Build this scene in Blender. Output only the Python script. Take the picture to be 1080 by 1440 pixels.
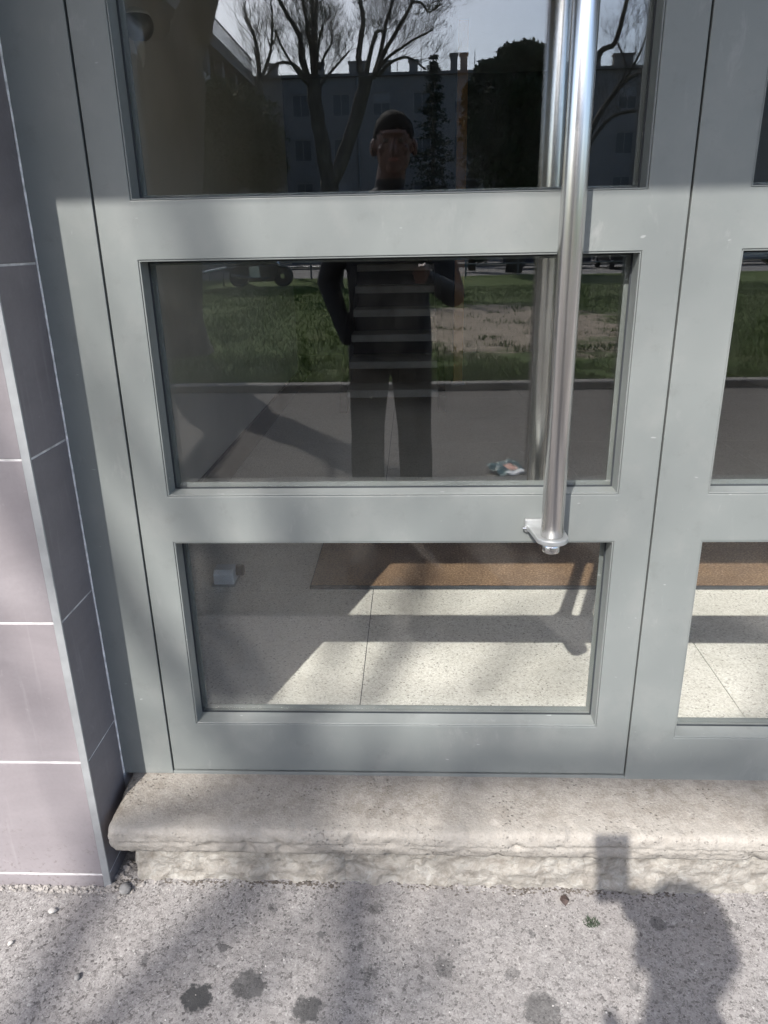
import bpy, bmesh, math, random
import numpy as np
from mathutils import Vector, Matrix, noise

for o in list(bpy.data.objects):
    bpy.data.objects.remove(o)
SC = bpy.context.scene
COL = SC.collection
R = math.radians

# ------------------------------------------------------------------ camera, sky, sun, exposure
CAM_P = Vector((0.0, -1.4, 1.36))
PITCH, YAW, ROLL, FPX = R(20.126), R(-2.563), R(-1.110), 1035.9
fwd = Vector((math.sin(YAW) * math.cos(PITCH), math.cos(YAW) * math.cos(PITCH), -math.sin(PITCH)))
rgt = Vector((math.cos(YAW), -math.sin(YAW), 0.0))
up = rgt.cross(fwd)
RX = math.cos(ROLL) * rgt + math.sin(ROLL) * up
UX = -math.sin(ROLL) * rgt + math.cos(ROLL) * up
cd = bpy.data.cameras.new('camera')
cam = bpy.data.objects.new('camera', cd)
COL.objects.link(cam)
cam.matrix_world = Matrix(((RX.x, UX.x, -fwd.x, CAM_P.x), (RX.y, UX.y, -fwd.y, CAM_P.y), (RX.z, UX.z, -fwd.z, CAM_P.z), (0, 0, 0, 1)))
cd.sensor_fit = 'VERTICAL'
cd.sensor_height = 36.0
cd.lens = FPX / 1440.0 * 36.0
cd.clip_start = 0.05
cd.clip_end = 2000
SC.camera = cam

SUN_TO = Vector((-0.348, -1.0, 0.964)).normalized()
SUN_EL = math.asin(SUN_TO.z)
SUN_AZ = math.atan2(SUN_TO.x, SUN_TO.y)
W = bpy.data.worlds.new('World')
SC.world = W
W.use_nodes = True
wn = W.node_tree
sky = wn.nodes.new('ShaderNodeTexSky')
sky.sky_type = 'NISHITA'
sky.sun_disc = False
sky.sun_elevation = SUN_EL
sky.sun_rotation = SUN_AZ
sky.air_density = 1.0
sky.dust_density = 2.5
sky.ozone_density = 3.1
bg = wn.nodes['Background']
bg.inputs['Strength'].default_value = 0.15
wn.links.new(sky.outputs[0], bg.inputs[0])

sd = bpy.data.lights.new('sun', 'SUN')
sd.energy = 3.7
sd.angle = R(0.55)
sd.color = (1.0, 0.965, 0.92)
sun = bpy.data.objects.new('sun', sd)
COL.objects.link(sun)
sun.rotation_euler = (-SUN_TO).to_track_quat('-Z', 'Y').to_euler()
sun.location = (-4, -12, 14)

SC.view_settings.view_transform = 'Standard'
SC.view_settings.look = 'None'
SC.view_settings.gamma = 1.0
SC.view_settings.use_curve_mapping = False
SC.view_settings.exposure = 1.3
SC.render.engine = 'CYCLES'
SC.cycles.max_bounces = 10
SC.cycles.transparent_max_bounces = 16
SC.cycles.sample_clamp_indirect = 8.0

rnd = random.Random(11)

# ------------------------------------------------------------------ materials
class G:
    """small node-graph helper"""
    def __init__(s, name):
        s.m = bpy.data.materials.new(name)
        s.m.use_nodes = True
        s.t = s.m.node_tree
        s.b = s.t.nodes.get('Principled BSDF')
        s.out = s.t.nodes.get('Material Output')
        s.co = s.n('ShaderNodeTexCoord').outputs['Object']

    def n(s, typ, **kw):
        n = s.t.nodes.new(typ)
        for k, v in kw.items():
            setattr(n, k, v)
        return n

    def set(s, sock, v):
        if hasattr(v, 'is_output'):
            s.t.links.new(v, sock)
        else:
            sock.default_value = v

    def noise(s, scale, detail=3.0, rough=0.55, co=None, dist=0.0, stretch=None):
        n = s.n('ShaderNodeTexNoise')
        c = co or s.co
        if stretch:
            mp = s.n('ShaderNodeMapping')
            s.set(mp.inputs[0], c)
            mp.inputs['Scale'].default_value = stretch
            c = mp.outputs[0]
        s.set(n.inputs['Vector'], c)
        n.inputs['Scale'].default_value = scale
        n.inputs['Detail'].default_value = detail
        n.inputs['Roughness'].default_value = rough
        n.inputs['Distortion'].default_value = dist
        return n.outputs[0]

    def vor(s, scale, feature='F1', out='Distance', co=None, rand=1.0):
        n = s.n('ShaderNodeTexVoronoi', feature=feature)
        s.set(n.inputs['Vector'], co or s.co)
        n.inputs['Scale'].default_value = scale
        n.inputs['Randomness'].default_value = rand
        return n.outputs[out]

    def ramp(s, fac, stops, interp='LINEAR'):
        n = s.n('ShaderNodeValToRGB')
        cr = n.color_ramp
        cr.interpolation = interp
        while len(cr.elements) < len(stops):
            cr.elements.new(0.5)
        for e, (p, c) in zip(cr.elements, stops):
            e.position = p
            if not hasattr(c, '__len__'):
                c = (c, c, c)
            e.color = (c[0], c[1], c[2], 1)
        s.set(n.inputs[0], fac)
        return n.outputs[0]

    def mix(s, fac, a, b, mode='MIX'):
        n = s.n('ShaderNodeMix', data_type='RGBA', blend_type=mode)
        s.set(n.inputs[0], fac)
        for i, v in ((6, a), (7, b)):
            if not hasattr(v, 'is_output') and len(v) == 3:
                v = (*v, 1)
            s.set(n.inputs[i], v)
        return n.outputs[2]

    def math(s, op, a, b=0.0, clamp=False):
        n = s.n('ShaderNodeMath', operation=op)
        n.use_clamp = clamp
        s.set(n.inputs[0], a)
        s.set(n.inputs[1], b)
        return n.outputs[0]

    def bump(s, h, strength=0.3, dist=0.002, prev=None):
        n = s.n('ShaderNodeBump')
        n.inputs['Strength'].default_value = strength
        n.inputs['Distance'].default_value = dist
        s.set(n.inputs['Height'], h)
        if prev is not None:
            s.set(n.inputs['Normal'], prev)
        return n.outputs[0]

    def fin(s, col, rough=0.6, metal=0.0, normal=None, spec=0.5):
        if not hasattr(col, 'is_output') and len(col) == 3:
            col = (*col, 1)
        s.set(s.b.inputs['Base Color'], col)
        s.set(s.b.inputs['Roughness'], rough)
        s.set(s.b.inputs['Metallic'], metal)
        s.b.inputs['Specular IOR Level'].default_value = spec
        if normal is not None:
            s.set(s.b.inputs['Normal'], normal)
        return s.m


def simple(name, col, rough=0.6, metal=0.0, var=0.15, scale=6.0, spec=0.5, bump=0.0, bscale=40):
    g = G(name)
    a = tuple(c * (1 - var) for c in col)
    b = tuple(min(1, c * (1 + var)) for c in col)
    c = g.ramp(g.noise(scale, 4), [(0.3, a), (0.7, b)])
    nm = g.bump(g.noise(bscale, 4), bump, 0.004) if bump else None
    return g.fin(c, rough, metal, nm, spec)


def mat_paint():
    g = G('grey_green_paint')
    c = g.ramp(g.noise(2.2, 4, 0.6), [(0.3, (0.134, 0.146, 0.141)), (0.7, (0.158, 0.169, 0.163))])
    dirt = g.ramp(g.noise(9, 6, 0.65), [(0.5, 0.0), (0.78, 1.0)])
    c = g.mix(g.math('MULTIPLY', dirt, 0.30), c, (0.23, 0.228, 0.215))
    wat = g.ramp(g.noise(26, 5, 0.7, dist=0.5, stretch=(1.0, 1.0, 0.35)), [(0.58, 0.0), (0.70, 0.35)])
    c = g.mix(g.math('MULTIPLY', wat, g.ramp(g.noise(4, 3), [(0.45, 0.0), (0.62, 1.0)])), c, (0.27, 0.27, 0.262))
    grm = g.ramp(g.noise(17, 6, 0.75), [(0.56, 0.0), (0.72, 0.4)])
    c = g.mix(grm, c, (0.10, 0.104, 0.099))
    # scattered pale scuffs and knocks
    s1 = g.ramp(g.noise(48, 4, 0.7, dist=0.3, stretch=(1.3, 1.0, 0.35)), [(0.68, 0.0), (0.76, 0.7)])
    s2 = g.ramp(g.noise(3.1, 2), [(0.5, 0.0), (0.62, 1.0)])
    s3 = g.ramp(g.noise(90, 1, 0.5, stretch=(0.35, 1.0, 1.0)), [(0.765, 0.0), (0.80, 1.0)])
    sc = g.math('ADD', g.math('MULTIPLY', s1, s2), g.math('MULTIPLY', s3, 0.8), True)
    c = g.mix(g.math('MULTIPLY', sc, 0.42), c, (0.46, 0.465, 0.455))
    r = g.ramp(g.noise(14, 4), [(0.3, 0.40), (0.7, 0.52)])
    nm = g.bump(g.noise(600, 2), 0.06, 0.0006)
    nm = g.bump(g.noise(5, 2), 0.05, 0.004, nm)
    return g.fin(c, r, 0.0, nm, 0.5)


def mat_steel():
    g = G('brushed_steel')
    st = g.noise(160, 3, 0.6, stretch=(1.0, 1.0, 0.02))
    c = g.ramp(st, [(0.3, (0.60, 0.585, 0.57)), (0.7, (0.72, 0.71, 0.695))])
    r = 0.27
    return g.fin(c, r, 1.0, None)


def mat_glass():
    g = G('window_glass')
    t = g.t
    geo = g.n('ShaderNodeNewGeometry')
    fr = g.n('ShaderNodeFresnel')
    ior = g.math('ADD', 1.56, g.math('MULTIPLY', geo.outputs['Backfacing'], 1 / 1.56 - 1.56))
    g.set(fr.inputs['IOR'], ior)
    tr = g.n('ShaderNodeBsdfTransparent')
    tr.inputs[0].default_value = (0.988, 0.992, 0.988, 1)
    gl = g.n('ShaderNodeBsdfGlossy')
    gl.inputs['Roughness'].default_value = 0.0
    gl.inputs['Color'].default_value = (1, 1, 1, 1)
    wav = g.bump(g.noise(3.0, 1), 0.02, 0.0008)
    g.set(gl.inputs['Normal'], wav)
    mx = g.n('ShaderNodeMixShader')
    g.set(mx.inputs[0], fr.outputs[0])
    t.links.new(tr.outputs[0], mx.inputs[1])
    t.links.new(gl.outputs[0], mx.inputs[2])
    # a thin film of dust
    df = g.n('ShaderNodeBsdfDiffuse')
    df.inputs['Color'].default_value = (0.5, 0.5, 0.48, 1)
    dm = g.ramp(g.noise(5, 6, 0.7, stretch=(1, 1, 0.5)), [(0.42, 0.0), (0.8, 0.007)])
    sp = g.ramp(g.vor(42), [(0.030, 0.4), (0.045, 0.0)])
    spm = g.ramp(g.noise(11, 2), [(0.62, 0.0), (0.66, 1.0)])
    dm = g.math('ADD', dm, g.math('MULTIPLY', sp, spm), True)
    m2 = g.n('ShaderNodeMixShader')
    g.set(m2.inputs[0], dm)
    t.links.new(mx.outputs[0], m2.inputs[1])
    t.links.new(df.outputs[0], m2.inputs[2])
    t.links.new(m2.outputs[0], g.out.inputs[0])
    return g.m


def mat_tile():
    g = G('mauve_porcelain')
    inf = g.n('ShaderNodeObjectInfo')
    v = g.n('ShaderNodeVectorMath', operation='ADD')
    g.set(v.inputs[0], g.co)
    g.set(v.inputs[1], inf.outputs['Location'])
    co = v.outputs[0]
    c = g.ramp(g.noise(3.0, 6, 0.6, co=co, dist=0.6, stretch=(1, 1, 2.2)), [(0.28, (0.160, 0.144, 0.149)), (0.72, (0.216, 0.198, 0.203))])
    c = g.mix(g.ramp(g.noise(120, 3, co=co), [(0.4, 0.0), (0.8, 0.18)]), c, (0.13, 0.105, 0.11))
    sm = g.ramp(g.noise(22, 4, 0.6, co=co, dist=1.0), [(0.66, 0.0), (0.74, 0.35)])
    c = g.mix(sm, c, (0.30, 0.28, 0.28))
    tone = g.ramp(inf.outputs['Random'], [(0.0, (0.92, 0.925, 0.93)), (1.0, (1.07, 1.06, 1.06))])
    c = g.mix(1.0, c, tone, 'MULTIPLY')
    sx = g.n('ShaderNodeSeparateXYZ')
    g.set(sx.inputs[0], co)
    low = g.ramp(sx.outputs['Z'], [(0.04, 1.0), (0.24, 0.0)])
    spl = g.ramp(g.noise(85, 5, 0.75, co=co), [(0.56, 0.0), (0.66, 0.8)])
    c = g.mix(g.math('MULTIPLY', spl, low), c, (0.115, 0.10, 0.09))
    drip = g.ramp(g.noise(40, 3, 0.6, co=co, stretch=(1, 1, 0.08)), [(0.60, 0.0), (0.75, 0.30)])
    c = g.mix(drip, c, (0.30, 0.285, 0.285))
    return g.fin(c, g.ramp(g.noise(9, 4, co=co), [(0.3, 0.42), (0.7, 0.6)]), 0.0, g.bump(g.noise(160, 3, co=co), 0.08, 0.001), 0.4)


PAVE_SPOTS = [(-0.422, -0.404, 0.028, .95), (-0.328, -0.377, 0.033, .72), (-0.207, -0.423, 0.026, .78), (-0.314, -0.201, 0.011, .5),
              (-0.40, -0.296, 0.012, .6), (-0.09, -0.199, 0.014, .45), (0.508, -0.222, 0.016, .5), (0.663, -0.218, 0.012, .5),
              (-0.093, -0.349, 0.017, .45), (0.055, -0.33, 0.02, .45), (0.19, -0.34, 0.013, .4), (0.235, -0.415, 0.034, .6), (-0.55, -0.33, 0.008, .5),  # the large right-hand spot stands in for the photographer's shadow
              (-0.12, -0.29, 0.008, .5), (0.24, -0.25, 0.008, .5), (-0.2, -0.26, 0.007, .5), (0.42, -0.36, 0.014, .4)]


def mat_asphalt():
    g = G('old_asphalt')
    warp = g.n('ShaderNodeVectorMath', operation='ADD')
    nz = g.n('ShaderNodeTexNoise')
    g.set(nz.inputs['Vector'], g.co)
    nz.inputs['Scale'].default_value = 220
    g.set(warp.inputs[0], g.co)
    sc = g.n('ShaderNodeVectorMath', operation='SCALE')
    g.set(sc.inputs[0], nz.outputs['Color'])
    sc.inputs['Scale'].default_value = 0.006
    g.set(warp.inputs[1], sc.outputs[0])
    co = warp.outputs[0]
    sep = g.n('ShaderNodeSeparateColor')
    g.set(sep.inputs[0], g.vor(235, out='Color', co=co))
    sep2 = g.n('ShaderNodeSeparateColor')
    g.set(sep2.inputs[0], g.vor(420, out='Color', co=co))
    big = g.ramp(sep.outputs[0], [(0.0, (0.06, 0.056, 0.058)), (0.12, (0.13, 0.122, 0.122)), (0.32, (0.265, 0.252, 0.25)), (0.75, (0.32, 0.305, 0.30)), (0.95, (0.37, 0.36, 0.355)), (1.0, (0.43, 0.42, 0.41))])
    sml = g.ramp(sep2.outputs[1], [(0.0, (0.13, 0.122, 0.125)), (0.25, (0.26, 0.245, 0.245)), (1.0, (0.37, 0.355, 0.35))])
    c = g.mix(g.ramp(sep.outputs[1], [(0.40, 0.0), (0.5, 1.0)]), big, sml)
    # dark pits between stones
    e = g.vor(235, 'DISTANCE_TO_EDGE', co=co)
    pit = g.math('MULTIPLY', g.ramp(e, [(0.0, 1.0), (0.13, 0.0)]), g.ramp(g.noise(60, 3), [(0.45, 0.0), (0.6, 0.95)]))
    c = g.mix(pit, c, (0.085, 0.08, 0.08))
    c = g.mix(g.ramp(g.noise(3.2, 5, 0.6), [(0.3, 0.0), (0.75, 0.4)]), c, (0.20, 0.175, 0.165))
    c = g.mix(g.ramp(g.noise(1.1, 3), [(0.35, 0.0), (0.7, 0.22)]), c, (0.36, 0.34, 0.33))
    # old gum and oil spots, plus one patch of the photographer's shadow painted in
    wob = g.noise(55, 4, 0.7)
    total = None
    for (x, y, r, k) in PAVE_SPOTS:
        d = g.n('ShaderNodeVectorMath', operation='DISTANCE')
        g.set(d.inputs[0], g.co)
        d.inputs[1].default_value = (x, y, 0.0)
        dd = g.math('ADD', d.outputs['Value'], g.math('MULTIPLY', g.math('SUBTRACT', wob, 0.5), 0.055))
        mk = g.math('MULTIPLY', g.math('SUBTRACT', 1.15, g.math('DIVIDE', dd, r)), 3.5, True)
        mk = g.math('MULTIPLY', mk, k)
        total = mk if total is None else g.math('MAXIMUM', total, mk)
    s3 = g.n('ShaderNodeSeparateColor')
    g.set(s3.inputs[0], g.vor(125, out='Color', co=co))
    dk = g.math('MULTIPLY', g.ramp(s3.outputs[2], [(0.90, 0.0), (0.92, 1.0)]), g.ramp(g.vor(125, co=co), [(0.28, 0.85), (0.42, 0.0)]))
    c = g.mix(dk, c, (0.085, 0.083, 0.082))
    c = g.mix(1.0, c, (0.745, 0.745, 0.725), 'MULTIPLY')
    c = g.mix(total, c, (0.040, 0.040, 0.040))
    h = g.math('ADD', g.math('MULTIPLY', g.vor(235, co=co), -0.6), g.math('MULTIPLY', pit, -0.6))
    nm = g.bump(h, 0.32, 0.002)
    nm = g.bump(g.noise(500, 3), 0.2, 0.0012, nm)
    return g.fin(c, 0.9, 0, nm, 0.15)


def mat_stone():
    g = G('worn_step_stone')
    c = g.ramp(g.noise(5, 6, 0.65, dist=0.4), [(0.3, (0.155, 0.136, 0.115)), (0.55, (0.215, 0.195, 0.170)), (0.75, (0.265, 0.248, 0.223))])
    mot = g.ramp(g.noise(46, 5, 0.75), [(0.42, 0.0), (0.60, 0.75)])
    c = g.mix(mot, c, (0.27, 0.252, 0.225))
    pits = g.math('MULTIPLY', g.ramp(g.vor(95), [(0.12, 1.0), (0.30, 0.0)]), g.ramp(g.noise(9, 4), [(0.47, 0.0), (0.62, 0.8)]))
    c = g.mix(pits, c, (0.12, 0.105, 0.09))
    fine = g.ramp(g.noise(260, 3, 0.6), [(0.3, (0.78, 0.78, 0.78)), (0.7, (1.12, 1.12, 1.12))])
    c = g.mix(1.0, c, fine, 'MULTIPLY')
    # nosing polished pale by feet, part of its sunlit brightness painted in too
    sx = g.n('ShaderNodeSeparateXYZ')
    g.set(sx.inputs[0], g.co)
    edge = g.math('ADD', sx.outputs['Y'], g.math('MULTIPLY', g.math('SUBTRACT', g.noise(14, 5, 0.7), 0.5), 0.05))
    we = g.ramp(g.math('ADD', edge, 0.5), [(0.34, 0.75), (0.362, 0.6), (0.385, 0.0)])
    c = g.mix(g.math('MULTIPLY', we, 0.62), c, (0.315, 0.295, 0.262))
    blk = g.math('MULTIPLY', g.ramp(g.noise(85, 5, 0.75), [(0.55, 0.0), (0.66, 0.8)]), g.ramp(g.noise(8, 4, 0.7), [(0.44, 0.1), (0.60, 1.0)]))
    c = g.mix(blk, c, (0.10, 0.088, 0.075))
    stain = g.ramp(g.noise(7, 5, 0.7, dist=0.8), [(0.62, 0.0), (0.72, 0.5)])
    c = g.mix(stain, c, (0.115, 0.10, 0.088))
    nm = g.bump(g.math('ADD', g.noise(150, 4, 0.7), g.math('MULTIPLY', pits, -1.2)), 0.7, 0.004)
    return g.fin(c, 0.85, 0, nm, 0.25)


def mat_rough_stone():
    g = G('rough_limestone')
    c = g.ramp(g.noise(22, 8, 0.75, dist=0.8), [(0.3, (0.195, 0.172, 0.146)), (0.5, (0.33, 0.308, 0.272)), (0.70, (0.47, 0.45, 0.41))])
    c = g.mix(g.ramp(g.noise(60, 5, 0.7), [(0.55, 0.0), (0.7, 0.5)]), c, (0.15, 0.122, 0.092))
    crack = g.ramp(g.vor(13, 'DISTANCE_TO_EDGE', co=None), [(0.0, 0.55), (0.022, 0.0)])
    c = g.mix(g.math('MULTIPLY', crack, g.ramp(g.noise(18, 3), [(0.45, 0.0), (0.6, 0.7)])), c, (0.13, 0.11, 0.085))
    nm = g.bump(g.noise(60, 8, 0.8), 1.0, 0.010)
    return g.fin(c, 0.9, 0, nm, 0.2)


def mat_terrazzo():
    g = G('terrazzo')
    sep = g.n('ShaderNodeSeparateColor')
    g.set(sep.inputs[0], g.vor(240, out='Color'))
    c = g.ramp(sep.outputs[0], [(0.0, (0.24, 0.225, 0.20)), (0.05, (0.46, 0.435, 0.39)), (0.22, (0.585, 0.555, 0.50)), (0.7, (0.68, 0.655, 0.605)), (1.0, (0.76, 0.74, 0.69))])
    sep2 = g.n('ShaderNodeSeparateColor')
    g.set(sep2.inputs[0], g.vor(100, out='Color'))
    dk = g.math('MULTIPLY', g.ramp(sep2.outputs[1], [(0.962, 0.0), (0.967, 1.0)]), g.ramp(g.vor(100), [(0.24, 0.75), (0.36, 0.0)]))
    c = g.mix(dk, c, (0.09, 0.075, 0.06))
    c = g.mix(g.ramp(g.noise(2.5, 5), [(0.4, 0.0), (0.75, 0.3)]), c, (0.52, 0.49, 0.43))
    scf = g.ramp(g.noise(5, 6, 0.7, dist=0.8), [(0.56, 0.0), (0.70, 0.35)])
    c = g.mix(scf, c, (0.40, 0.375, 0.33))
    return g.fin(c, 0.42, 0, None, 0.4)


def mat_mat():
    g = G('coir')
    n1 = g.noise(130, 6, 0.8)
    c = g.ramp(n1, [(0.36, (0.10, 0.058, 0.034)), (0.5, (0.27, 0.170, 0.10)), (0.64, (0.50, 0.35, 0.22))])
    c = g.mix(g.ramp(g.noise(8, 3), [(0.4, 0.0), (0.7, 0.4)]), c, (0.13, 0.08, 0.055))
    return g.fin(c, 0.95, 0, g.bump(n1, 0.9, 0.008), 0.1)


def mat_bark():
    g = G('plane_bark')
    c = g.ramp(g.noise(3.5, 6, 0.65, dist=0.6, stretch=(1, 1, 0.45)), [(0.32, (0.040, 0.034, 0.027)), (0.5, (0.085, 0.074, 0.058)), (0.68, (0.16, 0.145, 0.118))])
    return g.fin(c, 0.9, 0, g.bump(g.noise(14, 6, 0.7, stretch=(1, 1, 0.3)), 0.8, 0.04), 0.2)


def mat_leaf(name, a, b):
    g = G(name)
    c = g.ramp(g.noise(1.1, 4, 0.6), [(0.3, a), (0.7, b)])
    return g.fin(c, 0.85, 0, None, 0.12)


def mat_lawn():
    g = G('lawn_soil')
    c = g.ramp(g.noise(0.9, 6, 0.65), [(0.3, (0.050, 0.080, 0.024)), (0.55, (0.075, 0.105, 0.034)), (0.75, (0.125, 0.130, 0.060))])
    sx = g.n('ShaderNodeSeparateXYZ')
    g.set(sx.inputs[0], g.co)
    d = g.math('ADD', g.math('POWER', g.math('DIVIDE', g.math('SUBTRACT', sx.outputs['X'], 1.4), 2.3), 2.0),
               g.math('POWER', g.math('DIVIDE', g.math('ADD', sx.outputs['Y'], 11.2), 4.2), 2.0))
    d = g.math('ADD', d, g.math('MULTIPLY', g.math('SUBTRACT', g.noise(1.2, 6, 0.7), 0.5), 2.4))
    bare = g.ramp(d, [(0.55, 1.0), (0.95, 0.0)])
    soil = g.ramp(g.noise(4, 6, 0.7), [(0.3, (0.20, 0.165, 0.125)), (0.7, (0.34, 0.29, 0.23))])
    c = g.mix(bare, c, soil)
    return g.fin(c, 0.95, 0, g.bump(g.noise(9, 6, 0.7), 0.8, 0.05), 0.1)


M = dict(
    paint=mat_paint(), steel=mat_steel(), glass=mat_glass(), tile=mat_tile(), asphalt=mat_asphalt(), stone=mat_stone(), rough=mat_rough_stone(),
    terrazzo=mat_terrazzo(), coir=mat_mat(), bark=mat_bark(), lawn=mat_lawn(),
    grout=simple('pale_grout', (0.54, 0.525, 0.515), 0.9, scale=28, var=0.35),
    alu=simple('mill_aluminium', (0.36, 0.37, 0.375), 0.5, 0.55, 0.1, 30),
    cast=simple('cast_alloy', (0.42, 0.43, 0.43), 0.38, 0.7, 0.12, 40),
    rubber=simple('black_rubber', (0.022, 0.026, 0.03), 0.6, 0, 0.2),
    gap=simple('dark_recess', (0.03, 0.034, 0.036), 0.8, 0, 0.2),
    seal=simple('sealant', (0.66, 0.655, 0.64), 0.7, 0, 0.35, 55),
    plaster=simple('interior_plaster', (0.56, 0.54, 0.50), 0.85, 0, 0.06, 3, 0.3),
    midwall=simple('grey_hall_ceiling', (0.30, 0.29, 0.275), 0.8, 0, 0.08, 2),
    darkwall=simple('shade_toned_hall_wall', (0.055, 0.052, 0.05), 0.7, 0, 0.1, 3),  # unlit depth of the hall put into a near-black wall colour
    ceiling=simple('white_ceiling', (0.6, 0.6, 0.58), 0.9, 0, 0.04, 2),
    skirt=simple('dark_skirting', (0.022, 0.021, 0.02), 0.5, 0, 0.2, 8),
    tread=simple('pale_marble_tread', (0.32, 0.31, 0.29), 0.45, 0, 0.12, 9),
    darkwood=simple('dark_door_leaf', (0.05, 0.036, 0.028), 0.5, 0, 0.2, 8),
    orangewood=simple('varnished_pine', (0.42, 0.20, 0.07), 0.45, 0, 0.2, 8),
    render=simple('facade_render', (0.36, 0.345, 0.33), 0.9, 0, 0.1, 1.5, 0.2, 0.3, 60),
    far=simple('far_facade', (0.23, 0.215, 0.20), 0.9, 0, 0.12, 0.25, 0.2),
    farwhite=simple('white_far_trim', (0.62, 0.61, 0.59), 0.8, 0, 0.08, 0.5),
    fartrim=simple('grey_far_trim', (0.27, 0.255, 0.24), 0.8, 0, 0.08, 0.5),
    fardark=simple('far_window_glass', (0.06, 0.062, 0.065), 0.3, 0, 0.2, 0.3),
    kerbm=simple('kerb_concrete', (0.17, 0.16, 0.148), 0.9, 0, 0.2, 6, 0.2, 0.4, 70),
    road=simple('far_road_asphalt', (0.16, 0.155, 0.15), 0.9, 0, 0.15, 1.2, 0.2),
    soil=simple('bare_ground', (0.13, 0.12, 0.095), 0.95, 0, 0.2, 0.3, 0.1),
    rail=simple('grey_rail_metal', (0.16, 0.17, 0.175), 0.45, 0.5, 0.1, 6),
    white=simple('white_paint', (0.72, 0.72, 0.70), 0.5, 0, 0.06, 4),
    black=simple('black_plastic', (0.018, 0.018, 0.02), 0.35, 0, 0.2, 12),
    chrome=simple('chrome', (0.7, 0.7, 0.7), 0.12, 1.0, 0.05),
    yellow=simple('pale_yellow_panel', (0.75, 0.73, 0.52), 0.5, 0, 0.1),
    leafdark=mat_leaf('pine_needles', (0.018, 0.032, 0.016), (0.045, 0.066, 0.03)),
    leafbush=mat_leaf('evergreen_leaves', (0.026, 0.040, 0.016), (0.066, 0.082, 0.034)),
    leafconif=mat_leaf('conifer_needles', (0.02, 0.034, 0.026), (0.045, 0.062, 0.046)),
    blade=mat_leaf('grass_blades', (0.062, 0.105, 0.022), (0.125, 0.165, 0.045)),
    stone_grey=simple('grey_pebble', (0.16, 0.155, 0.15), 0.8, 0, 0.25, 60),
    stone_pale=simple('pale_pebble', (0.33, 0.315, 0.295), 0.8, 0, 0.2, 60),
    dirt=simple('grey_brown_dirt', (0.085, 0.074, 0.064), 0.95, 0, 0.35, 90, 0.1, 0.6, 160),
    stone_grit=simple('loose_grit', (0.30, 0.285, 0.27), 0.9, 0, 0.3, 90, 0.2),
    mortar=simple('crumbled_mortar', (0.24, 0.222, 0.205), 0.95, 0, 0.2, 80, 0.2, 0.5, 200),
    deadleaf=simple('dead_leaf', (0.040, 0.026, 0.022), 0.8, 0, 0.3, 90),
    moss=simple('dark_moss', (0.026, 0.038, 0.022), 0.95, 0, 0.4, 120),
    skin=None, jacket=simple('dark_jacket_cloth', (0.028, 0.030, 0.036), 0.75, 0, 0.2, 30, 0.3, 0.3, 60),
    trouser=simple('dark_brown_trousers', (0.034, 0.029, 0.026), 0.85, 0, 0.2, 40, 0.2, 0.3, 80),
    tee=simple('black_tee', (0.02, 0.02, 0.022), 0.85, 0, 0.2, 40),
    hair=simple('black_hair', (0.010, 0.008, 0.007), 0.85, 0, 0.3, 90, 0.12, 0.8, 260),
    shoe=simple('brown_shoe_leather', (0.075, 0.035, 0.026), 0.5, 0, 0.2, 30),
    eye=simple('eye_white', (0.16, 0.15, 0.14), 0.2, 0, 0.03),
    lip=simple('lip', (0.30, 0.12, 0.10), 0.5, 0, 0.1, 60),
    teal=simple('teal_wrapper', (0.008, 0.085, 0.095), 0.35, 0, 0.3, 60),
    foil=simple('silver_foil', (0.90, 0.91, 0.92), 0.4, 0.0, 0.15, 60),
    red=simple('brick_red_print', (0.80, 0.42, 0.32), 0.4, 0, 0.3, 90),
    car1=simple('dark_blue_car_paint', (0.02, 0.025, 0.05), 0.25, 0.2, 0.1),
    car2=simple('black_car_paint', (0.015, 0.015, 0.017), 0.25, 0.2, 0.1),
    car3=simple('silver_car_paint', (0.40, 0.41, 0.42), 0.3, 0.5, 0.05),
    dome=simple('lamp_dome_metal', (0.16, 0.16, 0.155), 0.4, 0.4, 0.1),
)
g = G('skin')
g.b.inputs['Subsurface Weight'].default_value = 0.10
g.b.inputs['Subsurface Radius'].default_value = (0.02, 0.006, 0.003)
M['skin'] = g.fin(g.ramp(g.noise(30, 4), [(0.3, (0.115, 0.058, 0.043)), (0.7, (0.150, 0.078, 0.058))]), 0.5)

# ------------------------------------------------------------------ object helpers
def link(name, me, mat=None, parent=None, loc=None):
    o = bpy.data.objects.new(name, me)
    COL.objects.link(o)
    if mat is not None and hasattr(me, 'materials') and not me.materials:
        me.materials.append(mat)
    if parent is not None:
        o.parent = parent
    if loc is not None:
        o.location = loc
    return o


def tag(o, label=None, cat=None, group=None, kind=None):
    if label:
        o['label'] = label
    if cat:
        o['category'] = cat
    if group:
        o['group'] = group
    if kind:
        o['kind'] = kind
    return o


def thing(name, loc, label, cat, group=None, kind=None, rz=0.0):
    o = bpy.data.objects.new(name, None)
    o.empty_display_size = 0.1
    COL.objects.link(o)
    o.location = loc
    o.rotation_euler = (0, 0, rz)
    return tag(o, label, cat, group, kind)


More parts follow.
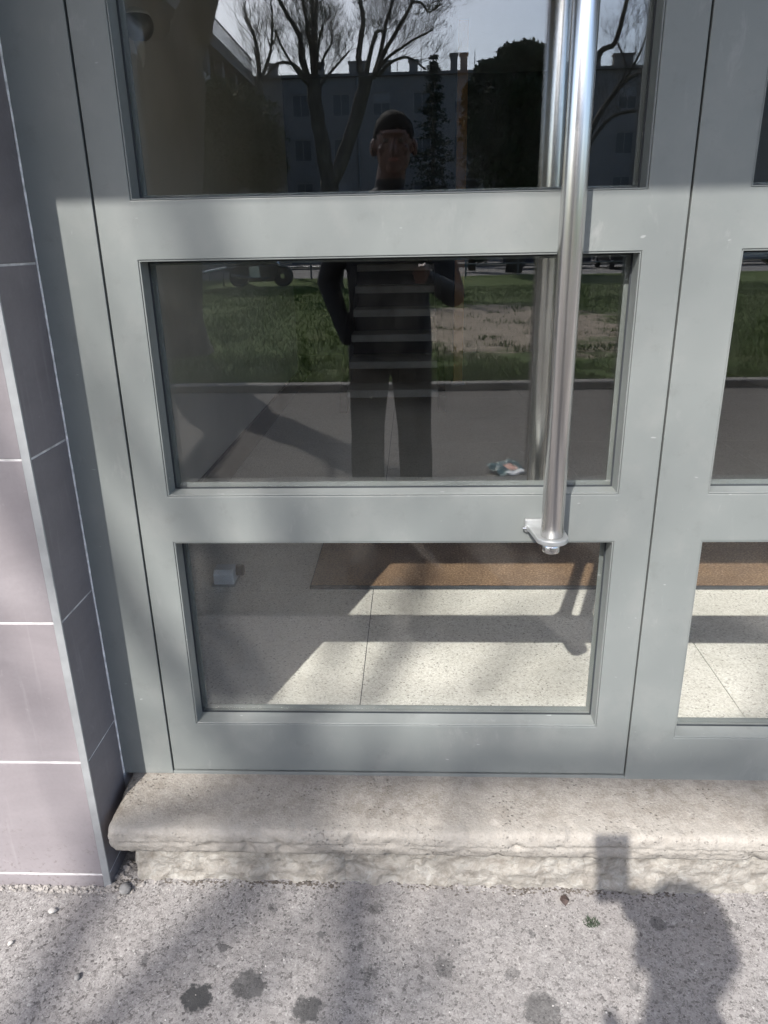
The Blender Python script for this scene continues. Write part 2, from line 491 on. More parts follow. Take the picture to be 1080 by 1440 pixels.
class MB:
    """mesh builder: collects verts and faces, builds one mesh"""
    def __init__(s):
        s.v, s.f, s.mi = [], [], []
        s.cur = 0

    def add(s, vs, fs):
        b = len(s.v)
        s.v += [tuple(v) for v in vs]
        for f in fs:
            s.f.append(tuple(i + b for i in f))
            s.mi.append(s.cur)
        return s

    def box(s, x0, x1, y0, y1, z0, z1):
        return s.add([(x, y, z) for z in (z0, z1) for y in (y0, y1) for x in (x0, x1)],
                     [(0, 2, 3, 1), (4, 5, 7, 6), (0, 1, 5, 4), (2, 6, 7, 3), (0, 4, 6, 2), (1, 3, 7, 5)])

    def prism(s, prof, axis, a, b):
        """prof: (u,v) loop. axis 'x': u=y v=z; 'y': u=x v=z; 'z': u=x v=y"""
        n = len(prof)
        mk = {'x': lambda u, v, t: (t, u, v), 'y': lambda u, v, t: (u, t, v), 'z': lambda u, v, t: (u, v, t)}[axis]
        vs = [mk(u, v, a) for u, v in prof] + [mk(u, v, b) for u, v in prof]
        fs = [tuple(range(n))[::-1], tuple(range(n, 2 * n))]
        fs += [(i, (i + 1) % n, n + (i + 1) % n, n + i) for i in range(n)]
        return s.add(vs, fs)

    def tube(s, pts, rad, n=8, cap=True):
        pts = [Vector(p) for p in pts]
        if not hasattr(rad, '__len__'):
            rad = [rad] * len(pts)
        b = len(s.v)
        d0 = (pts[1] - pts[0]).normalized()
        ref = Vector((0, 0, 1)) if abs(d0.z) < 0.9 else Vector((1, 0, 0))
        u = d0.cross(ref).normalized()
        for i, p in enumerate(pts):
            d = (pts[min(i + 1, len(pts) - 1)] - pts[max(i - 1, 0)]).normalized()
            u = (u - d * u.dot(d)).normalized()
            w = d.cross(u)
            for k in range(n):
                a = 2 * math.pi * k / n
                s.v.append(tuple(p + (u * math.cos(a) + w * math.sin(a)) * rad[i]))
        for i in range(len(pts) - 1):
            for k in range(n):
                s.f.append((b + i * n + k, b + i * n + (k + 1) % n, b + (i + 1) * n + (k + 1) % n, b + (i + 1) * n + k))
                s.mi.append(s.cur)
        if cap:
            s.f.append(tuple(b + k for k in range(n))[::-1])
            s.f.append(tuple(b + (len(pts) - 1) * n + k for k in range(n)))
            s.mi += [s.cur, s.cur]
        return s

    def lathe(s, prof, n=24, c=(0, 0, 0)):
        """prof: (r,z) list, closed at ends by poles if r==0"""
        b = len(s.v)
        for r, z in prof:
            for k in range(n):
                a = 2 * math.pi * k / n
                s.v.append((c[0] + r * math.cos(a), c[1] + r * math.sin(a), c[2] + z))
        for i in range(len(prof) - 1):
            for k in range(n):
                s.f.append((b + i * n + k, b + i * n + (k + 1) % n, b + (i + 1) * n + (k + 1) % n, b + (i + 1) * n + k))
                s.mi.append(s.cur)
        s.f.append(tuple(b + k for k in range(n))[::-1])
        s.f.append(tuple(b + (len(prof) - 1) * n + k for k in range(n)))
        s.mi += [s.cur, s.cur]
        return s

    def ball(s, c, r, seg=10, ring=7, rot=None):
        if not hasattr(r, '__len__'):
            r = (r, r, r)
        vs = [(0, 0, -1)]
        for i in range(1, ring):
            t = -math.pi / 2 + math.pi * i / ring
            for k in range(seg):
                a = 2 * math.pi * k / seg
                vs.append((math.cos(t) * math.cos(a), math.cos(t) * math.sin(a), math.sin(t)))
        vs.append((0, 0, 1))
        fs = []
        for k in range(seg):
            fs.append((0, 1 + (k + 1) % seg, 1 + k))
            top = 1 + (ring - 2) * seg
            fs.append((top + k, top + (k + 1) % seg, len(vs) - 1))
        for i in range(ring - 2):
            for k in range(seg):
                a0 = 1 + i * seg
                fs.append((a0 + k, a0 + (k + 1) % seg, a0 + seg + (k + 1) % seg, a0 + seg + k))
        out = []
        for v in vs:
            p = Vector((v[0] * r[0], v[1] * r[1], v[2] * r[2]))
            if rot is not None:
                p = rot @ p
            out.append(p + Vector(c))
        return s.add(out, fs)

    def cone(s, p, q, r1, r2, n=12):
        """rounded tapered limb"""
        s.tube([p, q], [r1, r2], n)
        s.ball(p, r1 * 0.999, n, 8)
        s.ball(q, r2 * 0.999, n, 8)
        return s

    def mesh(s, name, smooth=False):
        me = bpy.data.meshes.new(name)
        me.from_pydata(s.v, [], s.f)
        if any(s.mi):
            me.polygons.foreach_set('material_index', s.mi)
        if smooth:
            me.polygons.foreach_set('use_smooth', [True] * len(me.polygons))
        me.update()
        return me

    def build(s, name, mat, parent=None, loc=None, smooth=False, bevel=0.0, seg=2):
        o = link(name, s.mesh(name, smooth), mat, parent, loc)
        if bevel:
            m = o.modifiers.new('bevel', 'BEVEL')
            m.width = bevel
            m.segments = seg
            m.limit_method = 'ANGLE'
            m.angle_limit = R(40)
            m.harden_normals = False
        return o


def grid_panel(mb, xs, zs, holes, y0, y1):
    """slab between y0 (front) and y1 (back) on breakpoints xs, zs with rectangular holes at cells (i,j)"""
    nx, nz = len(xs), len(zs)
    vs = [(x, y, z) for y in (y0, y1) for z in zs for x in xs]
    I = lambda i, j, k: k * nx * nz + j * nx + i
    fs = []
    solid = lambda i, j: 0 <= i < nx - 1 and 0 <= j < nz - 1 and (i, j) not in holes
    for j in range(nz - 1):
        for i in range(nx - 1):
            if not solid(i, j):
                continue
            fs.append((I(i, j, 0), I(i + 1, j, 0), I(i + 1, j + 1, 0), I(i, j + 1, 0)))
            fs.append((I(i, j, 1), I(i, j + 1, 1), I(i + 1, j + 1, 1), I(i + 1, j, 1)))
            if not solid(i - 1, j):
                fs.append((I(i, j, 0), I(i, j + 1, 0), I(i, j + 1, 1), I(i, j, 1)))
            if not solid(i + 1, j):
                fs.append((I(i + 1, j, 0), I(i + 1, j, 1), I(i + 1, j + 1, 1), I(i + 1, j + 1, 0)))
            if not solid(i, j - 1):
                fs.append((I(i, j, 0), I(i, j, 1), I(i + 1, j, 1), I(i + 1, j, 0)))
            if not solid(i, j + 1):
                fs.append((I(i, j + 1, 0), I(i + 1, j + 1, 0), I(i + 1, j + 1, 1), I(i, j + 1, 1)))
    mb.add(vs, fs)
    used = sorted({i for f in mb.f for i in f})
    mp = {o: n for n, o in enumerate(used)}
    mb.v = [mb.v[i] for i in used]
    mb.f = [tuple(mp[i] for i in f) for f in mb.f]
    return mb


# ------------------------------------------------------------------ ground and street (setting)
def lines(segs):
    out = []
    for a, b, st in segs:
        n = max(1, int(round((b - a) / st)))
        out += [a + (b - a) * k / n for k in range(n)]
    out.append(segs[-1][1])
    return out


def sheet(name, mat, xs, ys, zf, kind='structure', smooth=True):
    me = bpy.data.meshes.new(name)
    nx = len(xs)
    vs = [(x, y, zf(x, y)) for y in ys for x in xs]
    fs = [(j * nx + i, j * nx + i + 1, (j + 1) * nx + i + 1, (j + 1) * nx + i) for j in range(len(ys) - 1) for i in range(nx - 1)]
    me.from_pydata(vs, [], fs)
    if smooth:
        me.polygons.foreach_set('use_smooth', [True] * len(me.polygons))
    o = link(name, me, mat)
    return tag(o, kind=kind)


tag(link('ground', MB().add([(-400, -400, -0.06), (400, -400, -0.06), (400, 300, -0.06), (-400, 300, -0.06)], [(0, 1, 2, 3)]).mesh('ground'), M['soil']), kind='structure')


def pave_z(x, y):
    if abs(x) > 1.0 or y < -0.66:
        return 0.0
    fade = min(1.0, (1.0 - abs(x)) / 0.1, (y + 0.66) / 0.06)
    z = 0.0042 * noise.noise(Vector((x * 7, y * 7, 0))) + 0.0018 * noise.noise(Vector((x * 45, y * 45, 3))) + 0.0004 * noise.noise(Vector((x * 90, y * 90, 7)))
    # crumbled lip where the asphalt meets the stone
    lip = max(0.0, 1 - abs(y + 0.115) / 0.03)
    z += 0.008 * lip * (0.4 + noise.noise(Vector((x * 11, 0, 9))) + 0.6 * noise.noise(Vector((x * 37, y * 30, 4))))
    return z * max(0.0, fade)


sheet('pavement', M['asphalt'], lines([(-25, -1.0, 4), (-1.0, 1.0, 0.005), (1.0, 25, 4)]), lines([(-5.6, -0.66, 1.0), (-0.66, -0.05, 0.005), (-0.05, 0.08, 0.05)]), pave_z)

def mat_dark_overlay():
    g = G('dark_overlay_asphalt')
    sep = g.n('ShaderNodeSeparateColor')
    g.set(sep.inputs[0], g.vor(90, out='Color'))
    c = g.ramp(sep.outputs[0], [(0.0, (0.05, 0.046, 0.042)), (0.5, (0.098, 0.090, 0.083)), (1.0, (0.15, 0.14, 0.13))])
    c = g.mix(g.ramp(g.noise(1.1, 6, 0.65), [(0.35, 0.0), (0.7, 0.5)]), c, (0.130, 0.118, 0.107))
    c = g.mix(g.ramp(g.noise(2.3, 6, 0.7, dist=1.0), [(0.60, 0.0), (0.72, 0.5)]), c, (0.07, 0.064, 0.058))
    return g.fin(c, 0.9, 0, g.bump(g.noise(60, 6, 0.7), 0.5, 0.01), 0.15)


M['dark_overlay'] = mat_dark_overlay()
sheet('added_dark_overlay', M['dark_overlay'], lines([(-25, 25, 2.0)]), lines([(-5.6, -1.05, 0.65)]), lambda x, y: 0.004)  # added darker sheet over the pavement, dimming its reflection in the glass

# ------------------------------------------------------------------ stone step
step = thing('door_step', (0, 0, 0), 'worn beige stone door step with rounded nosing under the glass door', 'step', kind='thing')


def slab(x0, x1, seed):
    prof = []                      # (y, z) from back top forwards over the nose
    for t in np.linspace(0, 1, 18):
        prof.append((0.012 - t * 0.165, 0.190 - 0.004 * t - 0.002 * t * t))
    for a in (75, 55, 35, 15):
        prof.append((-0.158 - 0.016 * math.cos(R(a)), 0.168 + 0.0162 * math.sin(R(a))))
    prof += [(-0.1745, 0.164), (-0.1742, 0.158), (-0.1715, 0.155), (-0.1690, 0.152), (-0.1700, 0.148), (-0.1705, 0.142), (-0.1700, 0.135), (-0.1690, 0.128), (-0.1660, 0.121), (-0.159, 0.115), (-0.148, 0.112), (-0.100, 0.111)]
    xs = np.linspace(x0, x1, max(2, int((x1 - x0) / 0.004)))
    vs, fs = [], []
    for x in xs:
        ex = min(x - x0, x1 - x)
        for k, (y, z) in enumerate(prof):
            p = Vector((x, y, z))
            am = 0.0028 if k >= 16 else 0.0012
            dn = noise.noise(Vector((x * 6, k * 0.2, seed))) * am * 0.4 + noise.noise(Vector((x * 45, y * 70, z * 70 + seed))) * am * 0.7 + noise.noise(Vector((x * 110, y * 120, z * 120))) * am * 0.6
            chip = max(0, noise.noise(Vector((x * 26, z * 40, seed))) - 0.18) * 0.016 if k >= 16 else 0
            if 24 <= k <= 27:       # the worn ledge comes and goes
                dn += 0.0036 * min(1.0, max(0, noise.noise(Vector((x * 4, 1, seed))) * 1.6 + 0.55))
            rnd_ = max(0.0, 0.014 - ex) * 0.5 if (k > 8 and x < -0.6) else 0
            c = Vector((x, -0.09, 0.150))
            dr = (p - c)
            dr.x = 0
            dr = dr.normalized()
            p += dr * (dn - chip - rnd_)
            vs.append(p)
    n = len(prof)
    for i in range(len(xs) - 1):
        for k in range(n - 1):
            fs.append((i * n + k, (i + 1) * n + k, (i + 1) * n + k + 1, i * n + k + 1))
    fs.append(tuple(range(n)))
    fs.append(tuple((len(xs) - 1) * n + k for k in range(n))[::-1])
    return MB().add(vs, fs)


for i, (a, b) in enumerate([(-0.668, 1.02), (1.0206, 2.515)]):
    slab(a, b, i * 7.3).build('tread_slab', M['stone'], step, smooth=True)


def riser(x0, x1, seed):
    xs = np.linspace(x0, x1, int((x1 - x0) / 0.006))
    zs = np.linspace(-0.03, 0.128, 28)
    vs, fs = [], []
    for x in xs:
        edge = max(0, 1 - min(x - x0, x1 - x) / 0.02)
        for z in zs:
            y = -0.130 - 0.012 * (x > 0) * min(1, x / 0.5) + 0.004 * edge * edge
            y -= 0.006 * noise.noise(Vector((x * 7, z * 10, 2))) + 0.007 * noise.noise(Vector((x * 28, z * 34, 5)))
            y -= 0.005 * noise.noise(Vector((x * 60, z * 70, 5)))
            v = noise.voronoi(Vector((x * 16, z * 22, 2)))[0]
            y += 0.011 * (v[0] - 0.3) + 0.004 * noise.noise(Vector((x * 110, z * 110, 2)))
            vs.append((x, y, z))
    n = len(zs)
    for i in range(len(xs) - 1):
        for k in range(n - 1):
            fs.append((i * n + k, (i + 1) * n + k, (i + 1) * n + k + 1, i * n + k + 1))
    return MB().add(vs, fs)


for i, (a, b) in enumerate([(-0.634, -0.1602), (-0.160, 0.3118), (0.312, 0.8418), (0.842, 2.515)]):
    riser(a, b, i * 5.1 + 2).build('riser_stone', M['rough'], step, smooth=True)
MB().box(-0.60, 2.51, -0.085, 0.05, -0.03, 0.110).build('core', M['mortar'], step)

# ------------------------------------------------------------------ tiled wall left of the door
wall = thing('tiled_wall', (-0.7, -0.15, 0), 'mauve porcelain tiled wall end with grey metal corner trim left of the door', 'wall', kind='thing')
wall.location = (0, 0, 0)
TZ = [0.034, 0.3405, 0.672, 1.0035, 1.335, 1.6665, 1.998, 2.3295]
MB().box(-2.0, -0.6922, -0.1488, 0.30, -0.05, 2.58).build('grout_bed', M['grout'], wall)


def tile_obj(name, x0, x1, y0, y1, z0, z1, bev=0.0009):
    c = ((x0 + x1) / 2, (y0 + y1) / 2, (z0 + z1) / 2)
    return MB().box(x0 - c[0], x1 - c[0], y0 - c[1], y1 - c[1], z0 - c[2], z1 - c[2]).build(name, M['tile'], wall, c, bevel=bev, seg=1)


J = 0.0021
zz = [-0.02] + TZ + [2.58]
for a, b in zip(zz[:-1], zz[1:]):
    jy = rnd.uniform(-0.0004, 0.0004)
    tile_obj('tile', -1.302 + J, -0.7062, -0.1500 + jy, -0.1395, a + J, b - J)
    tile_obj('tile', -1.90 + J, -1.302 - J, -0.1500 - jy, -0.1395, a + J, b - J)
    tile_obj('tile', -0.7010, -0.6910 + jy, -0.1462, -0.0035, a + J, b - J)
# corner trim: L profile, slightly proud
MB().prism([(-0.7062, -0.1514), (-0.6898, -0.1514), (-0.6898, -0.1466), (-0.7020, -0.1466), (-0.7020, -0.1430), (-0.7062, -0.1430)][::-1], 'z', -0.02, 2.58).build('corner_trim', M['alu'], wall, bevel=0.0008, seg=2)
# uneven sealant bead between tile and frame
mb = MB()
pts, rr = [], []
for k in range(190):
    z = 0.19 + k * 0.0125
    pts.append((-0.6893 + 0.0007 * noise.noise(Vector((0, 0, z * 8))), -0.0025, z))
    rr.append(0.0022 + 0.0011 * noise.noise(Vector((3, 0, z * 23))))
mb.tube(pts, rr, 6).build('sealant_bead', M['seal'], wall, smooth=True)
# rest of our own building round the entrance
fac = thing('apartment_entrance_facade', (0, 0, 0), 'rendered apartment house front around and above the entrance', 'building', kind='thing')
MB().box(-9, -2.0, -0.14, 0.3, -0.05, 9).build('wall', M['render'], fac)
MB().box(2.52, 9, -0.14, 0.3, -0.05, 9).build('wall', M['render'], fac)
MB().box(-2.0, 2.52, -0.14, 0.3, 2.58, 9).build('wall', M['render'], fac)
MB().box(-2.3, 3.4, -1.2, -0.1405, 2.593, 2.76).build('balcony_slab', M['render'], fac)

# ------------------------------------------------------------------ door frame with fixed side panel
LT = 0.064           # leaf thickness
YG = 0.044           # glass plane
frame = thing('entrance_surround', (0, 0, 0), 'grey green metal door frame with fixed glazed side panel right of the door', 'door frame', kind='thing')
MB().box(-0.689, -0.5725, 0.0, 0.075, 0.1915, 2.42).build('jamb', M['paint'], frame, bevel=0.0012)
MB().box(-0.5725, 0.4795, 0.002, 0.075, 2.345, 2.42).build('head', M['paint'], frame, bevel=0.0012)
MB().box(-0.5725, 0.4795, 0.0015, 0.075, 0.1865, 0.1968).build('threshold', M['paint'], frame, bevel=0.0010)
MB().box(-0.5725, -0.5600, 0.012, 0.070, 0.1970, 2.345).build('rebate', M['gap'], frame)
MB().box(0.4690, 0.4795, 0.012, 0.070, 0.1970, 2.345).build('rebate', M['gap'], frame)
zs_ = [0.1868, 0.303, 0.781, 0.881, 1.337, 1.437, 2.27, 2.42]
zl_ = [0.2035, 0.331, 0.781, 0.881, 1.337, 1.437, 2.27, 2.341]
grid_panel(MB(), [0.4797, 0.578, 2.40, 2.52], zs_, {(1, 1), (1, 3), (1, 5)}, 0.0, 0.07).build('side_panel_frame', M['paint'], frame, bevel=0.0013)  # side panel widened out of view to let more sun into the hall


def bead_ring(x0, x1, z0, z1, parent, w=0.0040, yf=0.0018, yb=YG - 0.003):
    """four mitred glazing bead strips inside an opening, sloping gently to the glass"""
    e = 0.0005
    o = [(x0 + e, z0 + e), (x1 - e, z0 + e), (x1 - e, z1 - e), (x0 + e, z1 - e)]
    i = [(x0 + w, z0 + w), (x1 - w, z0 + w), (x1 - w, z1 - w), (x0 + w, z1 - w)]
    m = [(x0 + w * .8, z0 + w * .8), (x1 - w * .8, z0 + w * .8), (x1 - w * .8, z1 - w * .8), (x0 + w * .8, z1 - w * .8)]
    for k in range(4):
        l = (k + 1) % 4
        vs = []
        for c in (k, l):
            vs += [(o[c][0], yf, o[c][1]), (m[c][0], yf, m[c][1]), (i[c][0], yb, i[c][1]), (o[c][0], yb, o[c][1])]
        fs = [(0, 1, 2, 3)[::-1], (4, 5, 6, 7), (0, 4, 5, 1), (1, 5, 6, 2), (2, 6, 7, 3), (3, 7, 4, 0)]
        b = MB().add(vs, fs).build('glazing_bead', M['paint'], parent, bevel=0.0006, seg=1)


def gasket(x0, x1, z0, z1, parent, w=0.0048):
    mb = MB()
    y0, y1 = YG - 0.003, YG - 0.0004
    for a in ((x0 + 0.002, x1 - 0.002, z0 + 0.002, z0 + w + 0.002), (x0 + 0.002, x1 - 0.002, z1 - w - 0.002, z1 - 0.002),
              (x0 + 0.002, x0 + w + 0.002, z0 + w + 0.0021, z1 - w - 0.0021), (x1 - w - 0.002, x1 - 0.002, z0 + w + 0.0021, z1 - w - 0.0021)):
        mb.box(a[0], a[1], y0 + 0.0003, y1, a[2], a[3])
    mb.build('gasket', M['rubber'], parent)


def glazing(x0, x1, z0, z1, parent, label=None):
    cx, cz = (x0 + x1) / 2, (z0 + z1) / 2
    p = MB().box(x0 + 0.003 - cx, x1 - 0.003 - cx, 0, 0.004, z0 + 0.003 - cz, z1 - 0.003 - cz).build('glass_pane', M['glass'], parent, (cx, YG, cz))
    link('inner_glass_pane', p.data, None, parent, (cx, YG + 0.012, cz))
    if label:
        p['label'] = label
    bead_ring(x0, x1, z0, z1, parent)
    gasket(x0, x1, z0, z1, parent)
    # inner beads
    mb = MB()
    yi0, yi1 = YG + 0.0165, LT - 0.001
    for a in ((x0 + .001, x1 - .001, z0 + .001, z0 + .011), (x0 + .001, x1 - .001, z1 - .011, z1 - .001), (x0 + .001, x0 + .011, z0 + .0112, z1 - .0112), (x1 - .011, x1 - .001, z0 + .0112, z1 - .0112)):
        mb.box(a[0], a[1], yi0, yi1, a[2], a[3])
    mb.build('inner_bead', M['paint'], parent)


SP = [(0.303, 0.781), (0.881, 1.337), (1.437, 2.27)]
for z0, z1 in SP:
    glazing(0.578, 2.40, z0, z1, frame)

# ------------------------------------------------------------------ door leaf
door = thing('glass_door', (0, 0, 0), 'closed grey green metal door with three glass panes and long steel pull bar', 'door', kind='thing')
grid_panel(MB(), [-0.5685, -0.503, 0.404, 0.4762], zl_, {(1, 1), (1, 3), (1, 5)}, 0.0, LT).build('leaf_frame', M['paint'], door, bevel=0.0013)
for (z0, z1), lb in zip([(0.331, 0.781), (0.881, 1.337), (1.437, 2.27)], ('lowest glass pane showing the sunlit hall floor', 'middle glass pane mirroring the lawn and kerb', 'top glass pane mirroring trees and sky')):
    glazing(-0.503, 0.404, z0, z1, door, lb)
BX = 0.2635
for sgn, y in ((-1, -0.070), (1, LT + 0.070)):
    h = MB().lathe([(0.0205, 0.0), (0.0212, 0.0008), (0.0212, 1.38), (0.0205, 1.3808)], 40, (BX, y, 0.822)).build('pull_bar', M['steel'], door, smooth=True)
    for p in h.data.polygons:
        if len(p.vertices) > 4:
            p.use_smooth = False
    MB().lathe([(0.0160, 0.0), (0.0168, 0.0008), (0.0168, 0.0216)], 32, (BX, y, 0.7895)).build('bar_end_plug', M['steel'], h, smooth=True)
    # bracket: tongue from the rail widening into a ring plate round the bar
    for zb in (0.811, 2.30):
        s = sgn
        yf = 0.0 if s < 0 else LT
        prof = [(BX - 0.041, yf + s * 0.0105), (BX - 0.036, yf + s * 0.030)]
        for a in np.linspace(200, 360, 15):
            prof.append((BX + 0.0315 * math.cos(R(a)), y - s * 0.0315 * math.sin(R(a)) * 1.0))
        prof += [(BX + 0.030, yf + s * 0.030), (BX + 0.032, yf + s * 0.0105)]
        if s > 0:
            prof = [(u, v) for u, v in prof][::-1]
        br = MB().prism(prof, 'z', zb, zb + 0.0105).build('bracket', M['cast'], h, bevel=0.0022, seg=3)
        MB().box(BX - 0.043, BX + 0.034, min(yf, yf + s * 0.0103), max(yf, yf + s * 0.0103), zb - 0.006, zb + 0.022).build('base_plate', M['cast'], h, bevel=0.003, seg=3)
        MB().tube([(BX - 0.0475, yf + s * 0.011, zb + 0.004), (BX - 0.0395, yf + s * 0.011, zb + 0.004)], 0.0032, 10).build('grub_screw', M['steel'], h, smooth=False)

# ------------------------------------------------------------------ entrance hall behind the glass
hf = MB().box(-2.8, 3.0, 0.077, 7.1, 0.05, 0.1865).build('hall_floor', M['gap'])
tag(hf, kind='structure')
xs_ = [-0.999, -0.15, 0.85, 1.85, 2.85]
ys_ = [0.078, 0.27, 0.958, 1.648, 2.338, 3.028, 3.718, 4.408, 5.098, 5.788, 6.9]
for x0, x1 in zip(xs_[:-1], xs_[1:]):
    for y0, y1 in zip(ys_[:-1], ys_[1:]):
        c = ((x0 + x1) / 2, (y0 + y1) / 2, 0.188)
        MB().box(x0 + .0012 - c[0], x1 - .0012 - c[0], y0 + .0012 - c[1], y1 - .0012 - c[1], -0.0012, 0.002).build('floor_tile', M['terrazzo'], hf, c)
hw = MB()
hw.box(-1.25, -1.0, 0.3, 4.95, 0.05, 2.9)
hw.box(-2.6, -1.25, 4.80, 4.95, 0.05, 2.9)
tag(hw.build('hall_side_wall', M['plaster']), kind='structure')
tag(MB().box(-1.0, 2.85, 6.9, 7.1, 0.05, 2.9).build('hall_back_wall', M['darkwall']), kind='structure')
tag(MB().box(2.85, 3.1, 0.3, 7.1, 0.05, 2.9).build('hall_side_wall', M['plaster']), kind='structure')
tag(MB().box(-2.6, 3.1, 0.3, 7.1, 2.9, 3.1).build('hall_ceiling', M['midwall']), kind='structure')
tag(MB().box(-1.0, 2.515, 0.077, 0.3, 2.43, 2.578).build('hall_lintel', M['plaster']), kind='structure')
tag(MB().box(-2.8, -2.6, 4.8, 7.1, 0.05, 2.9).build('hall_side_wall', M['darkwall']), kind='structure')
tag(MB().box(-2.6, -1.0, 6.9, 7.1, 0.05, 2.9).build('hall_back_wall', M['darkwall']), kind='structure')
sk = thing('skirting_board', (-1.0, 0.3, 0.19), 'dark skirting board along the pale hall wall', 'skirting', kind='thing')
MB().box(0.0, 0.022, 0.0, 4.64, 0.0, 0.150).build('board', M['skirt'], sk, bevel=0.002)
wl = thing('wall_lamp', (-1.0, 1.50, 2.07), 'round domed lamp on the hall wall near the top of the door', 'lamp', kind='thing')
MB().ball((0.062, 0, 0.0), (0.052, 0.052, 0.050), 24, 14).build('globe', M['dome'], wl, smooth=True)
MB().lathe([(0.046, 0.0275), (0.044, 0.032), (0.026, 0.048), (0.0, 0.055)], 24, (0.062, 0, 0.0)).build('cap', M['white'], wl, smooth=True)
MB().lathe([(0.003, -0.125), (0.016, -0.075), (0.020, -0.049)], 16, (0.062, 0, 0.0)).build('finial', M['plaster'], wl, smooth=True)
MB().box(0.0, 0.03, -0.015, 0.015, -0.015, 0.008).build('arm', M['dome'], wl)
dm = thing('doormat', (0.85, 1.35, 0.19), 'long brown coir doormat on the pale hall floor', 'doormat')
mbm = MB()
nx, ny = 240, 44
zf = lambda x, y: 0.0155 + 0.002 * noise.noise(Vector((x * 70, y * 70, 0))) + 0.0012 * noise.noise(Vector((x * 6, y * 6, 0)))
x0, x1, y0, y1 = -1.225, 1.25, -0.366, 0.40
vs = [(x0 + (x1 - x0) * i / nx, y0 + (y1 - y0) * j / ny, zf(i * 0.0103, j * 0.0174)) for j in range(ny + 1) for i in range(nx + 1)]
fs = [(j * (nx + 1) + i, j * (nx + 1) + i + 1, (j + 1) * (nx + 1) + i + 1, (j + 1) * (nx + 1) + i) for j in range(ny) for i in range(nx)]
mbm.add(vs, fs)
mbm.build('pile', M['coir'], dm, smooth=True)
MB().box(x0 - 0.004, x1 + 0.004, y0 - 0.004, y1 + 0.004, 0.0005, 0.0135).build('rubber_edge', M['rubber'], dm, bevel=0.002)
# grey floor stop near the hall's left wall
M['stopgrey'] = simple('pale_grey_metal', (0.62, 0.64, 0.66), 0.4, 0.1, 0.06, 30)
st = thing('door_stop', (-0.70, 1.06, 0.19), 'small grey metal door stop with dark rubber buffer on the hall floor', 'door stop')
MB().prism([(-0.045, 0.0), (0.045, 0.0), (0.045, 0.028), (0.038, 0.046), (0.020, 0.056), (-0.030, 0.056), (-0.045, 0.044)], 'x', -0.038, 0.038).build('body', M['stopgrey'], st, (0, 0, 0), bevel=0.006, seg=3)
MB().tube([(0.036, 0.012, 0.036), (0.064, 0.012, 0.036)], [0.021, 0.021], 20).build('buffer', M['rubber'], st, bevel=0.003)
MB().box(-0.044, 0.044, -0.058, 0.05, 0.0005, 0.004).build('base_plate', M['cast'], st, bevel=0.001)
# open stair at the back
sr = thing('staircase', (-0.16, 3.9, 0.19), 'open staircase with pale treads at the back of the dim hall', 'staircase', kind='thing')
for k in range(9):
    MB().box(-0.33, 0.33, k * 0.27, k * 0.27 + 0.29, 0.165 * (k + 1) - 0.055, 0.165 * (k + 1)).build('tread', M['tread'], sr, bevel=0.004)
for sx in (-0.36, 0.36):
    MB().prism([(0.0, 0.0), (0.24, 0.0), (1.40, 0.72), (1.40, 0.98), (0.0, 0.12)], 'x', sx - 0.025, sx + 0.025).build('stringer', M['skirt'], sr, (0, 0, 0))
di = thing('timber_post', (0.374, 5.0, 0.19), 'tall orange varnished timber post at the back of the dim hall', 'post', kind='thing')
MB().box(-0.039, 0.039, -0.03, 0.03, 0.0, 2.70).build('shaft', M['orangewood'], di, bevel=0.004)
MB().box(-0.06, 0.06, -0.05, 0.05, 0.0005, 0.03).build('foot', M['rail'], di, bevel=0.003)

# ------------------------------------------------------------------ kerb, lawn, far street
kb = thing('kerb', (0, -5.6, 0), 'low grey concrete kerb between the asphalt and the lawn', 'kerb', kind='thing')
mk = MB().prism([(0.0, -0.05), (0.0, 0.060), (-0.012, 0.070), (-0.14, 0.070), (-0.14, -0.05)], 'x', -0.497, 0.497).mesh('kerb_stone')
mk.materials.append(M['kerbm'])
for k in range(-15, 16):
    o = link('kerb_stone', mk, None, kb, (k * 1.0, rnd.uniform(-.006, .006), rnd.uniform(-.004, .004)))


def lawn_z(x, y):
    return 0.055 + 0.03 * noise.noise(Vector((x * 0.5, y * 0.5, 1))) + 0.015 * noise.noise(Vector((x * 2.5, y * 2.5, 4)))


sheet('lawn', M['lawn'], lines([(-60, -10, 2), (-10, 10, 0.2), (10, 60, 2)]), lines([(-29, -16, 1.0), (-16, -5.74, 0.15)]), lawn_z)
tag(MB().box(-80, 80, -40, -29, -0.05, 0.02).build('far_road', M['road']), kind='structure')
tag(MB().box(-80, 80, -58, -40.2, -0.05, 0.10).build('far_pavement', M['kerbm']), kind='structure')


def bare(x, y):
    d = ((x - 1.4) / 2.3) ** 2 + ((y + 11.2) / 4.2) ** 2
    return d + 1.3 * noise.fractal(Vector((x * 1.2, y * 1.2, 0)), 0.7, 2.0, 4) < 0.8


